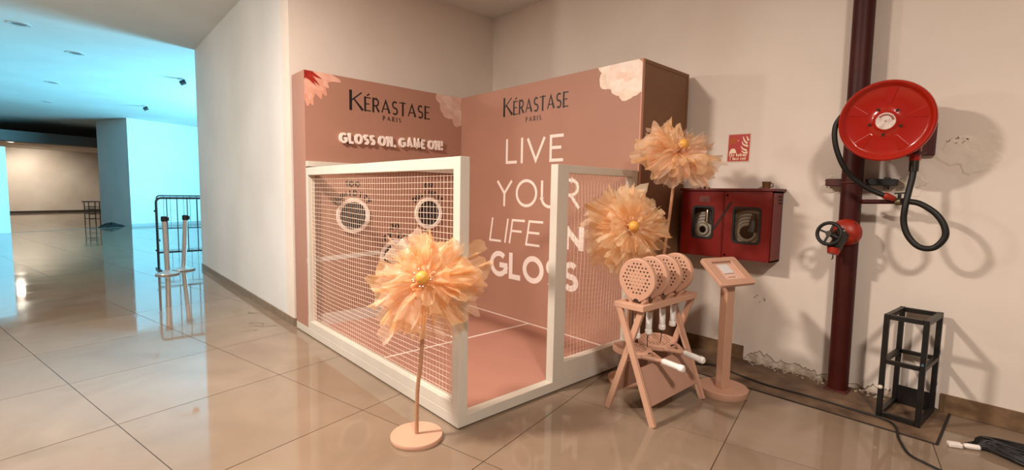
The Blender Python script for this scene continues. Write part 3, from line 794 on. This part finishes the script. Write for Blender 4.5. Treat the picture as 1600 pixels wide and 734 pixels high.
# dark wrist straps hanging from the tray
M_CORD = mat('black_cord', (20,18,18), .6)
RK_PTS = []
def racket(loc, T, label, group='perforated padel rackets', strap=None):
    t = thing('padel_racket', loc, label, 'racket', group)
    t.rotation_euler = T.to_euler()
    # outline in local x (width) / z (length), thickness y ; origin = centre of the head
    N = 44; out = []
    for k in range(N):
        a = 2*math.pi*k/N
        x = .130*math.cos(a); z = .142*math.sin(a)
        if z < 0: x *= (1-.30*(z/.142)**2)
        out.append((x, z-.002))
    TT = Matrix(((1,0,0,0),(0,0,-1,0),(0,1,0,0),(0,0,0,1)))     # xy-plane outline -> xz-plane
    MB().prism(out, -.019, .019, TT).build('head', M_NUDE, t, bevel=.006)
    # perforations on both faces
    b = MB(); m = 0
    for i in range(-4, 5):
        for j in range(-4, 5):
            x = i*.0245+(.012 if j % 2 else 0)-.004; z = j*.0235+.012
            if (x/.100)**2+((z-.012)/.104)**2 > 1: continue
            rr = .0062 if (x/.055)**2+((z-.0)/.06)**2 > 1 else .0034
            for sg in (-1, 1):
                b.cyl(rr, .0185, .0194, 8, Matrix.Translation((x,0,z)) @ Matrix.Rotation(R(90*sg),4,'X'))
    tag(b.build('perforations', mat('hole_dark', (46,26,18), .9), t), kind='stuff')
    # bridge opening, throat and handle
    b = MB(); b.prism([(-.022,-.139),(.022,-.139),(.014,-.124),(0,-.120),(-.014,-.124)], -.0196, .0196, TT); b.build('throat_opening', mat('hole_dark', (46,26,18), .9), t)
    b = MB(); b.tube([(-.062,0,-.118),(-.022,0,-.185),(-.010,0,-.215)], [.016,.016,.012], 8); b.tube([(.062,0,-.118),(.022,0,-.185),(.010,0,-.215)], [.016,.016,.012], 8); b.tube([(0,0,-.185),(0,0,-.25)], .017, 10)
    b.build('throat', M_NUDE, t, True)
    g = MB(); g.tube([(0,0,-.235),(0,0,-.24),(0,0,-.345),(0,0,-.350)], [.018,.0205,.0205,.019], 14); go = g.build('grip', mat('white_grip', (226,224,220), .55, var=.06, scale=40, bump=.3, bscale=90), t, True)
    g = MB(); g.tube([(0,0,-.350),(0,0,-.354),(0,0,-.378),(0,0,-.386)], [.020,.0235,.0235,.017], 14); g.build('butt_cap', mat('white_cap', (236,234,230), .35), t, True)
    if strap:
        MB().tube(spline(strap, 6), .0032, 6).build('wrist_strap', M_CORD, t, True)
    return t
for k, (X, lab) in enumerate(((1.005,'perforated racket standing frontmost in the rack tray'),(1.165,'second perforated racket from the front in the rack tray'),
                              (1.325,'third perforated racket from the front in the rack tray'),(1.485,'rearmost perforated racket standing in the rack tray'))):
    T = Matrix.Rotation(R(90+(2,-3,1,-2)[k]), 4, 'Z') @ Matrix.Rotation(R((-2,1,-1,2)[k]), 4, 'X')
    st = [(0,0,-.38),(.004,.0,-.42),(.0,.01,-.45),(.012,0,-.476)] if k == 2 else ([(0,0,-.38),(.006,.0,-.42),(-.004,.01,-.472)] if k == 1 else None)
    racket((X, -.553, .886), T, lab, strap=st)
# two rackets lying across the side boards
for (c, tip, lab, roll) in (((1.135,-.455,.372),(1.112,-.84,.352),'racket lying across the lower boards, nearer the front legs',4),((1.415,-.475,.378),(1.345,-.865,.356),'racket lying across the lower boards, farther from the front legs',-5)):
    c = Vector(c); zax = (c-Vector(tip)).normalized(); xax = Vector((1,0,0)); xax = (xax-zax*xax.dot(zax)).normalized(); yax = zax.cross(xax)
    M3 = Matrix((xax, yax, zax)).transposed().to_4x4() @ Matrix.Rotation(R(roll), 4, 'Z')
    racket(c, M3, lab)

# ------------------------------------------------------------------ sign stand
qs = thing('sign_stand', (1.80,-.795,0), 'nude painted pedestal with a tilted tray holding a printed card', 'sign stand')
b = MB(); b.lathe([(0,0),(.168,0),(.170,.003),(.170,.047),(.167,.05),(0,.05)], 56); b.build('base', M_NUDE, qs, True)
qc = Vector((1.786,-.79,.894))-Vector((1.80,-.795,0))
qa, qt = R(-15.9), R(39)
ex = Vector((math.cos(qa), math.sin(qa), 0)); ey = Vector((-math.sin(qa)*math.cos(qt), math.cos(qa)*math.cos(qt), math.sin(qt)))
QT = frame_T(qc, ex, ey)
Tp = Matrix.Translation((-.022,-.005,0)) @ Matrix.Rotation(qa, 4, 'Z')
MB().box(-.039,.039,-.030,.030,.049,.865,Tp).build('post', M_NUDE, qs, bevel=.004)
W_, L_ = .350, .258
outl = rrect(W_, L_, .022); innl = rrect(.200, .168, .004, cx=.0, cy=.006)
MB().ringplate(outl, innl, -.012, .012, QT).build('tray', M_NUDE, qs, bevel=.003)
MB().prism(rrect(W_-.004, L_-.004, .02), -.014, -.006, QT).build('tray_back', M_NUDE, qs)
cardm = mat('printed_card', (222,180,160), .3, var=.05)
tag(MB().box(-.098,.098,-.076,.088,-.0055,-.003,QT).build('card', cardm, qs), 'pink card with a blank pale square and faint lines of print')
b = MB(); b.box(-.048,.052,-.012,.072,-.003,-.0022,QT); b.build('pale_square', mat('card_white', (216,214,212), .4), qs)
b = MB()
for (x0,x1,y) in ((-.045,.05,-.028),(-.055,.06,-.046),(-.04,.045,-.060)): b.box(x0,x1,y-.0035,y+.0035,-.003,-.0022,QT)
b.build('print_lines', mat('card_print', (236,208,194), .4), qs)
b = MB(); b.box(-.047,.052,-.0195,-.0155,-.003,-.0022,QT); b.build('print_lines', mat('card_print_dark', (120,84,70), .4), qs)

# ------------------------------------------------------------------ riser pipe with valve
M_MAR = mat('maroon_pipe_paint', (66,15,10), .5, var=.25, scale=5, bump=.08, bscale=30, spec=.3)
M_MARD = mat('maroon_bracket_paint', (84,34,30), .6, var=.35, scale=18)
M_RED = mat('red_gloss_enamel', (166,25,8), .22, coat=.5, var=.06, scale=4)
M_RUB = mat('black_rubber', (22,20,18), .5, spec=.4)
M_REDP = mat('red_valve_paint', (164,40,20), .42, var=.3, scale=24)
M_GUN = mat('gunmetal', (72,66,58), .4, .8, var=.2, scale=30)
PX, PY = 2.53, -1.338
pipe = thing('riser_pipe', (PX, PY, 0), 'thick maroon vertical fire pipe running from the dirty floor to the ceiling', 'pipe')
MB().tube([(0,0,.004),(0,.028,HC)], .066, 24).build('pipe', M_MAR, pipe, True)
b = MB(); b.box(-.078,.072,-.072,.072,.004,.016); b.build('foot_plate', M_MARD, pipe)
# pipe clamp to the wall
b = MB(); b.tube([(.072*math.cos(a), .072*math.sin(a), 1.545) for a in [2*math.pi*k/24 for k in range(24)]], .006, 6, closed=True); b.build('clamp_ring', M_MARD, pipe, True)
b = MB(); b.box(.02,.118,.06,.185,1.52,1.575); b.build('clamp_anchor', M_MARD, pipe, bevel=.006)
b = MB(); b.box(.03,.118,-.235,-.06,1.525,1.572); b.build('clamp_anchor', M_BLK, pipe, bevel=.006)
b = MB(); b.box(.05,.119,-.185,-.165,1.50,1.585); b.build('clamp_anchor', M_GUN, pipe)
# landing valve: body facing the room, hand wheel to the left
vx = -.10
b = MB(); b.lathe([(0,.0),(.085,.0),(.098,.012),(.098,.03),(.080,.055),(.050,.078),(0,.082)], 32, Matrix.Translation((-.045,.01,1.185)) @ Matrix.Rotation(R(-90),4,'Y')); b.build('valve_body', M_REDP, pipe, True)
for a in (40, 130, 220, 310):
    b = MB(); b.cyl(.012, .030, .046, 8, Matrix.Translation((-.045,.01+.082*math.cos(R(a)),1.185+.082*math.sin(R(a)))) @ Matrix.Rotation(R(-90),4,'Y')); b.build('flange_bolt', M_GUN, pipe)
hw_c = Vector((-.235,.072,1.180))
wt = Vector((-.93,.12,.10)).normalized(); wa = wt.cross(Vector((0,0,1))).normalized(); wb = wa.cross(wt)
wheel = MB().tube([hw_c+(wa*math.cos(a)+wb*math.sin(a))*.076 for a in [2*math.pi*k/32 for k in range(32)]], .0125, 10, closed=True).build('hand_wheel', M_RUB, pipe, True)
for a in (20, 110, 200, 290):
    d = wa*math.cos(R(a))+wb*math.sin(R(a)); MB().bar(hw_c+d*.018, hw_c+d*.072, .013, .009, tuple(wt)).build('spoke', M_RUB, wheel)
b = MB(); b.tube([hw_c+wt*.012, hw_c-wt*.03, hw_c-wt*.10, Vector((-.10,.02,1.19))], [.020,.022,.030,.040], 14); b.build('valve_stem', M_GUN, pipe, True)
b = MB(); b.tube([(-.11,.02,1.17),(-.165,.035,1.11),(-.195,.045,1.07)], [.045,.042,.046], 14); b.build('valve_outlet', mat('dark_casting', (40,34,30), .5), pipe, True)
b = MB(); b.tube([(-.193,.044,1.075),(-.205,.048,1.035)], [.045,.034], 14); b.build('outlet_cap', M_REDP, pipe, True)
b = MB(); b.tube(spline([(-.203,.048,1.03),(-.212,.046,1.01),(-.205,.052,.995),(-.196,.046,1.008),(-.200,.048,1.03)],5), .0025, 5); b.build('cap_chain', M_GUN, pipe, True)

# ------------------------------------------------------------------ hose reel
RC = Vector((2.22,-1.547,1.928))
ra, re_ = R(183.5), R(-7.0)
rn = Vector((math.cos(ra)*math.cos(re_), math.sin(ra)*math.cos(re_), math.sin(re_)))
rx = rn.cross(Vector((0,0,1))).normalized()*-1; ry_ = rn.cross(rx)
reel = thing('fire_hose_reel', RC, 'big glossy red hose reel disc mounted in front of the maroon pipe', 'hose reel')
RT = Matrix(((rx.x,ry_.x,rn.x,0),(rx.y,ry_.y,rn.y,0),(rx.z,ry_.z,rn.z,0),(0,0,0,1)))
b = MB(); b.lathe([(0,-.004),(.062,-.004),(.072,-.012),(.100,-.014),(.205,-.016),(.220,-.008),(.232,.010),(.243,.016),(.252,.010),(.255,-.002),(.250,-.014),(.240,-.020),(.10,-.024),(0,-.024)], 72, RT)
disc = b.build('front_disc', M_RED, reel, True)
for k in range(5):
    a = R(72*k+12)
    T = RT @ Matrix.Rotation(a,4,'Z')
    b = MB(); b.prism([(.105,-.010),(.205,-.034),(.212,0),(.205,.034),(.105,.010)], -.017, -.0115, T); b.build('pressed_rib', M_RED, disc, bevel=.003)
    b = MB(); b.cyl(.0085, -.014, -.001, 6, RT @ Matrix.Rotation(a+R(36),4,'Z') @ Matrix.Translation((.086,0,0))); b.build('bolt', M_GUN, disc)
b = MB(); b.cyl(.0525, -.004, -.0022, 40, RT); lb = b.build('label_disc', mat('label_paper', (226,214,204), .5, rgb2=(196,176,166), scale=30), disc)
b = MB(); b.cyl(.004, -.0022, -.001, 10, RT)
for k in range(9):
    a = R(-45+15*k)
    b.box(-.004,.004,.034,.046,-.0022,-.0012, RT @ Matrix.Rotation(a-R(90)+R(60),4,'Z'))
b.build('label_print', mat('label_ink', (130,40,34), .5), disc)
b = MB(); b.lathe([(.13,-.024),(.13,-.13)], 40, RT); 
for k in range(4):
    rr_ = .19; b.tube([(RT @ Vector((rr_*math.cos(a), rr_*math.sin(a), -.040-.024*k))) for a in [2*math.pi*q/40 for q in range(40)]], .0135, 8, closed=True)
b.build('wound_hose', M_RUB, reel, True)
b = MB(); b.lathe([(0,-.138),(.215,-.138),(.222,-.134),(.215,-.130),(.13,-.130)], 56, RT); b.build('back_disc', M_RED, reel, True)
b = MB(); b.tube([RT @ Vector((0,0,-.13)), Vector((.37,-.02,-.03))], .030, 14); b.build('spindle', M_MARD, reel, True)
# swing bracket on the wall
b = MB(); b.box(.385,.424,-.21,.0,-.20,.02); b.build('wall_bracket', M_MARD, reel, bevel=.006)
b = MB(); b.tube([(.20,-.136,-.13),(.20,-.136,-.245)], [.034,.030], 14); b.tube([(.20,-.136,-.16),(.395,-.13,-.13)], .026, 12); b.build('inlet_body', M_RED, reel, True)
b = MB(); b.cyl(.058, -.205, -.190, 16, Matrix.Translation((.20,-.136,0))); b.cyl(.05, -.15,-.135, 16, Matrix.Translation((.20,-.136,0))); b.build('inlet_flange', M_MARD, reel, True)
b = MB(); b.tube([(.19,-.136,-.245),(.19,-.136,-.315)], .026, 14); b.build('hose_coupling', M_GUN, reel, True)
def rp(p): return Vector(p)-RC
feed = [(2.41,-1.683,1.62),(2.40,-1.680,1.56),(2.38,-1.672,1.48),(2.36,-1.664,1.38),(2.36,-1.664,1.28),(2.355,-1.695,1.19),(2.35,-1.755,1.128),(2.35,-1.825,1.130),(2.35,-1.872,1.200),(2.352,-1.862,1.275),(2.356,-1.815,1.348),(2.365,-1.735,1.405),(2.385,-1.665,1.418),(2.41,-1.640,1.42)]
MB().tube(spline([rp(p) for p in feed], 8), .0185, 12).build('feed_hose', M_RUB, reel, True)
out_ = [(2.24,-1.335,2.03),(2.225,-1.275,1.93),(2.225,-1.280,1.80),(2.25,-1.325,1.66),(2.30,-1.385,1.565),(2.345,-1.470,1.495),(2.37,-1.545,1.455)]
MB().tube(spline([rp(p) for p in out_], 8), .0165, 12).build('nozzle_hose', M_RUB, reel, True)
b = MB(); b.tube([rp((2.37,-1.545,1.455)),rp((2.375,-1.56,1.45)),rp((2.395,-1.60,1.432))], [.022,.024,.016], 14); b.build('nozzle', M_REDP, reel, True)
# branch pipe and stop valve feeding the hose
br_ = thing('branch_pipe', (2.43,-1.40,1.41), 'thin maroon branch pipe with stop valve under the hose reel', 'pipe')
MB().tube([(.04,.0,0),(-.01,-.03,.0),(-.01,-.21,.004)], .0155, 12).build('branch', M_MAR, br_, True)
b = MB(); b.tube([(-.01,-.205,.004),(-.015,-.25,.006)], [.026,.024], 14); b.build('valve_body', mat('brass_grey', (120,108,84), .4, .8), br_, True)
b = MB(); b.tube([(-.015,-.222,.02),(-.015,-.222,.055)], .010, 8); b.bar((-.015,-.195,.058),(-.015,-.255,.064), .014, .010); b.build('lever', M_BLK, br_)

# ------------------------------------------------------------------ hose cabinet
M_CAB = mat('red_cabinet_paint', (120,13,7), .38, var=.16, scale=4)
M_CABD = mat('dark_red_cabinet_side', (98,18,13), .5, var=.2, scale=6)
cx0, cx1, cy0, cy1, cz0, cz1 = 2.431, WX-.002, -.838, -.070, .905, 1.475
cab = thing('hose_cabinet', (2.54, -.454, cz0), 'red wall cabinet with two glazed doors and fire hoses inside', 'cabinet')
def cb(x0,x1,y0,y1,z0,z1,mb=None): return (mb or MB()).box(x0-2.54,x1-2.54,y0+.454,y1+.454,z0-cz0,z1-cz0)
b = cb(cx0+.012,cx1,cy0,cy0+.012,cz0,cz1); cb(cx0+.012,cx1,cy1-.012,cy1,cz0,cz1,b); cb(cx0+.012,cx1,cy0,cy1,cz0,cz0+.012,b); cb(cx0+.012,cx1,cy0,cy1,cz1-.012,cz1,b); cb(cx1-.01,cx1,cy0,cy1,cz0,cz1,b)
b.build('body', M_CAB, cab)
b = cb(cx1-.016,cx1-.010,cy0+.012,cy1-.012,cz0+.012,cz1-.012); cb(cx0+.02,cx1-.016,(cy0+cy1)/2-.004,(cy0+cy1)/2+.004,cz0+.012,cz1-.012,b)
b.build('inner_lining', mat('grey_lining', (150,148,142), .7), cab)
cb(cx0-.022,cx1,cy0-.022,cy1+.012,cz1,cz1+.022).build('lid', M_CABD, cab, bevel=.004)
for k in range(3):
    cb(cx0+.12,cx0+.19,cy0-.003,cy0,cz1-.10+.026*k,cz1-.088+.026*k).build('vent_slot', M_DARK, cab)
TCAB = frame_T((cx0-2.54, 0, 0), (0,-1,0), (0,0,1))
dw = (cy1-cy0-.012)/2
M_GASK = mat('window_gasket', (22,18,16), .55)
def glass_mat():
    m = bpy.data.materials.new('cabinet_glass'); m.use_nodes = True; nt = m.node_tree
    for n in list(nt.nodes): nt.nodes.remove(n)
    o_ = nt.nodes.new('ShaderNodeOutputMaterial'); g = nt.nodes.new('ShaderNodeBsdfGlossy'); t_ = nt.nodes.new('ShaderNodeBsdfTransparent'); f = nt.nodes.new('ShaderNodeFresnel'); x = nt.nodes.new('ShaderNodeMixShader')
    g.inputs['Roughness'].default_value = .06; t_.inputs['Color'].default_value = (.93,.92,.90,1); f.inputs['IOR'].default_value = 1.5
    nt.links.new(f.outputs[0], x.inputs[0]); nt.links.new(t_.outputs[0], x.inputs[1]); nt.links.new(g.outputs[0], x.inputs[2]); nt.links.new(x.outputs[0], o_.inputs[0])
    return m
M_GLASS = glass_mat()
wins = ((.262,.005,.17,.270),(-.262+.126,-.005,.205,.285))
for k in (0, 1):
    xc = (-1 if k == 0 else 1)*(dw/2+.001)
    hz = cz1-cz0; yc = hz/2
    ww, wh = ((.176,.268),(.208,.284))[k]; wxo = (.012,.003)[k]; wyo = (.012,.004)[k]
    inn = rrect(ww, wh, .028, cx=xc+wxo, cy=yc+wyo); out2 = rect_like(inn, dw-.004, hz-.006, cx=xc, cy=yc)
    dr = MB().ringplate(out2, inn, -.012, .006, TCAB).build('door', M_CAB, cab)
    MB().ringplate(rrect(ww+.020, wh+.020, .034, cx=xc+wxo, cy=yc+wyo), rrect(ww-.014, wh-.014, .024, cx=xc+wxo, cy=yc+wyo), -.004, .011, TCAB).build('gasket', M_GASK, dr)
    MB().prism(rrect(ww-.006, wh-.006, .026, cx=xc+wxo, cy=yc+wyo), -.002, .001, TCAB).build('pane', M_GLASS, dr)
    MB().ringplate(rect_like(inn, dw-.020, hz-.030, cx=xc, cy=yc), rect_like(inn, dw-.026, hz-.036, cx=xc, cy=yc), .004, .0085, TCAB).build('pressed_edge', M_CABD, dr)
    for zz in (.03, hz-.035): 
        b = MB(); b.cyl(.008, .006, .010, 10, on(TCAB, (-.028 if k == 0 else .028)*(-1 if k==0 else 1)*(1 if k else 1)+.0, zz)); b.build('lock', M_DARK, dr)
MB().box(-.215,-.125,.475,.525,.006,.0075,TCAB).build('worn_label', mat('worn_label', (112,58,50), .6, var=.4, scale=30), cab)
MB().prism([(-.085,.245),(-.072,.235),(.060,.455),(.072,.475),(.050,.478),(.030,.440)], .006, .0085, TCAB).build('black_tape_mark', mat('black_smudge', (40,18,16), .6), cab)
# coiled hoses inside
M_HOSE = mat('canvas_hose', (226,222,210), .8, var=.2, scale=12, bump=.4, bscale=60)
for k, (yy, lab, rr0) in enumerate(((-.262,'coiled canvas hose behind the left cabinet window',.150),(-.640,'coiled canvas hose behind the right cabinet window',.175))):
    t = thing('coiled_hose', (2.492, yy, cz0+.03), lab, 'hose', 'hoses inside the red cabinet')
    for q in range(5):
        rr_ = rr0-.027*q
        MB().tube([(-.012*q+.02, rr_*math.cos(a), .20+rr_*math.sin(a)) for a in [2*math.pi*z/36 for z in range(36)]], .0128, 8, closed=True).build('coil', M_HOSE, t, True)
    b = MB()
    if k == 0: b.tube([(-.04,-.045,.27),(-.04,-.045,.36),(-.04,-.045,.375)], [.024,.017,.012], 14); b.build('nozzle', mat('chrome_nozzle', (224,214,196), .2, 1.0), t, True)
    else: b.tube([(-.035,-.04,.21),(-.035,-.05,.27),(-.035,-.055,.36)], [.042,.036,.014], 12); b.build('coupling', mat('dark_coupling', (52,42,34), .5), t, True)
# things on the cabinet
cup = thing('paper_cup', (2.56,-.735,cz1+.022), 'small brown cup standing on the right end of the red cabinet', 'cup')
b = MB(); b.lathe([(0,0),(.027,0),(.034,.055),(.036,.058),(.033,.057),(.025,.004),(0,.004)], 24); b.build('cup_body', mat('brown_cup', (122,84,52), .6), cup, True)
b = MB(); b.tube([(.0,-.030+.0,.045),(.0,-.050,.042),(.0,-.050,.018),(.0,-.029,.014)], .005, 8); b.build('cup_handle', mat('brown_cup', (122,84,52), .6), cup, True)
vt = thing('cabinet_knob', (2.56,-.215,cz1+.022), 'small dark metal knob lying on the left of the red cabinet top', 'knob')
b = MB(); b.lathe([(0,0),(.020,0),(.022,.012),(.012,.018),(.010,.026),(0,.027)], 14); b.build('knob_body', M_GUN, vt, True)
b = MB(); b.tube([(.0,.022,.006),(.0,.045,.010)], .006, 8); b.tube([(0,-.02,.008),(0,-.045,.006)], .006, 8); b.build('knob_arm', M_GUN, vt, True)

# ------------------------------------------------------------------ fire sign
sg = thing('fire_sign', (WX, -.457, 1.852), 'red fire hydrant and hose reel sign on the wall above the cabinet', 'sign')
TSG = frame_T((0,0,0), (0,-1,0), (0,0,1)) @ Matrix.Rotation(R(-1.0),4,'Z')
MB().box(-.098,.098,-.124,.124,.0,.0025,TSG).build('backing', mat('sign_backing', (214,196,172), .5), sg)
MB().prism(rrect(.180,.230,.006), .002, .004, TSG).build('red_face', mat('sign_red', (176,22,16), .4), sg)
M_SGW = mat('sign_cream', (240,222,190), .45)
b = MB(); text(b, 'Fire hydrant', .152, .030, .0050, .0035, on(TSG,-.078,-.074,.004), .0006, space=.35); text(b, '& hose reel', .138, .030, .0050, .0035, on(TSG,-.072,-.106,.004), .0006, space=.35); b.build('sign_lettering', M_SGW, sg)
b = MB()
for k in range(5): b.tube([TSG @ Vector((-.072+.010*k,.030,.0042)), TSG @ Vector((-.072+.010*k,.090,.0042))], .0036, 6)
b.build('hydrant_pictogram', mat('sign_orange', (196,104,44), .5), sg)
b = MB(); b.prism([(-.078,-.046),(-.018,-.046)]+[(-.048+.030*math.cos(R(a)),-.046+.042*math.sin(R(a))) for a in range(10,180,17)], .003, .0048, TSG); b.build('hose_pictogram', M_SGW, sg)
b = MB()
b.add([TSG @ Vector(p) for p in ()], []) if False else None
for k in range(6):
    a = R(60*k); b.box(-.002,.002,.003,.011,.003,.0048, TSG @ Matrix.Translation((-.008,.062,0)) @ Matrix.Rotation(a,4,'Z'))
b.build('arrow_pictogram', mat('sign_pale_red', (222,120,96), .5), sg)
for pts in ([(.032,.094),(.044,.062),(.070,.034)], [(.062,.096),(.070,.074),(.080,.060)], [(.026,.052),(.040,.026),(.078,.012)], [(.020,.012),(.036,-.010),(.070,-.024)], [(.026,-.024),(.046,-.042),(.078,-.040)]):
    q = spline([(x,y,0) for x,y in pts], 5); lf, rg = stroke_poly([(v.x,v.y) for v in q], .006, .017); n = len(lf)
    b = MB(); b.prism([(v.x,v.y) for v in rg]+[(v.x,v.y) for v in lf[::-1]], .003, .0048, TSG); b.build('flame', M_SGW, sg)

# ------------------------------------------------------------------ black metal frame stool
fs_ = thing('metal_stand', (2.40,-1.755,.004), 'open black welded metal stand on the dirty strip by the wall', 'stand', rz=R(-4))
M_BM = mat('black_steel', (13,12,12), .42, rgb2=(27,22,18), scale=12)
ax_, ay_ = .180, .100
for i in (-1, 1):
    for j in (-1, 1): MB().box(i*ax_-.0145, i*ax_+.0145, j*ay_-.0145, j*ay_+.0145, 0, .684).build('upright', M_BM, fs_, bevel=.002)
for z in (.017, .372, .667):
    hz_ = .0145 if z != .372 else .0125
    for j in (-1, 1): MB().box(-ax_+.0165, ax_-.0165, j*ay_-.0135, j*ay_+.0135, z-hz_, z+hz_).build('cross_bar', M_BM, fs_)
    for i in (-1, 1): MB().box(i*ax_-.0135, i*ax_+.0135, -ay_+.0165, ay_-.0165, z-hz_, z+hz_).build('cross_bar', M_BM, fs_)
b = MB(); b.box(ax_-.012, ax_-.004, -ay_+.016, ay_-.016, .03, .13); b.build('back_plate', M_BM, fs_)
M_PAINT = mat('paint_splash', (226,214,196), .6); M_PB = mat('blue_splash', (70,104,124), .6)
b = MB(); b.lathe([(0,-.012),(.010,-.010),(.014,0),(.010,.010),(0,.012)], 8, Matrix.Translation((-ax_-.02, ay_, .20))); b.build('putty_blob', M_PAINT, fs_, True)
b = MB(); b.box(-ax_-.0175,-ax_-.016, -ay_-.006,-ay_+.006,.395,.41); b.box(ax_-.006,ax_+.006,-ay_-.0175,-ay_-.0160,.40,.43); b.box(ax_-.008,ax_+.006,-ay_-.0175,-ay_-.0160,.19,.21); b.build('paint_splash', M_PB, fs_)

# ------------------------------------------------------------------ cables and bundle on the floor
c_ = [(2.00,-.05,.012),(2.06,-.20,.012),(2.167,-.367,.012),(2.285,-.516,.012),(2.225,-.722,.012),(2.174,-.975,.012),(2.19,-1.229,.012),(2.18,-1.496,.012),(2.17,-1.66,.012),(2.11,-1.745,.012),(1.923,-1.796,.008),(1.754,-1.864,.008),(1.703,-1.939,.008),(1.66,-2.04,.008),(1.58,-2.3,.008)]
tag(MB().tube(spline(c_, 8), .0065, 8).build('power_cable', M_CORD, None, True), 'long black cable running along the dirty strip and out past the metal frame', 'cable')
bd = thing('strand_bundle', (2.10,-2.05,0), 'bundle of thin black strands lying on the floor in the lower right corner', 'cable bundle')
b = MB(); r_ = random.Random(5)
for k in range(220):
    u_ = r_.uniform(-1,1); h_ = abs(r_.gauss(0,.012))+.004
    p0 = Vector((.03+.02*r_.random(), -.06, .014+.008*r_.random()))
    sx = .07+u_*.11
    pts = [p0, p0+Vector((.06+u_*.05+.02*r_.uniform(-1,1), -.05+.03*r_.uniform(-1,1)+u_*.02, h_)), Vector((.11+u_*.14+.02*r_.uniform(-1,1), -.22+u_*.03+.02*r_.uniform(-1,1), h_)), Vector((.13+u_*.16+.03*r_.uniform(-1,1), -.42+.03*r_.uniform(-1,1), h_*.7+.003))]
    b.tube(spline(pts, 4), .0030, 4, False)
for k in range(36):
    u_ = r_.random(); pts = [Vector((.04+.2*u_, -.02-.1*u_+.02*r_.random(), .006+.006*r_.random())), Vector((.12+.12*u_, -.10-.1*u_, .02)), Vector((.18+.1*u_,-.26,.016)), Vector((.22+.06*u_,-.42,.006))]
    b.tube(spline(pts, 4), .0030, 4, False)
tag(b.build('strands', mat('black_strand', (15,13,12), .55), bd), None, None, None, 'stuff')
b = MB(); b.bar((-.035,.052,.013),(-.005,-.005,.014), .040, .024); b.build('clip_head', mat('white_plastic', (230,222,214), .4), bd, bevel=.005)
b = MB(); b.tube([(.002,-.012,.015),(.010,-.026,.015),(.035,-.075,.015),(.038,-.08,.015)], [.010,.0155,.0155,.010], 12); b.build('clip_sleeve', mat('white_plastic', (230,222,214), .4), bd, True)
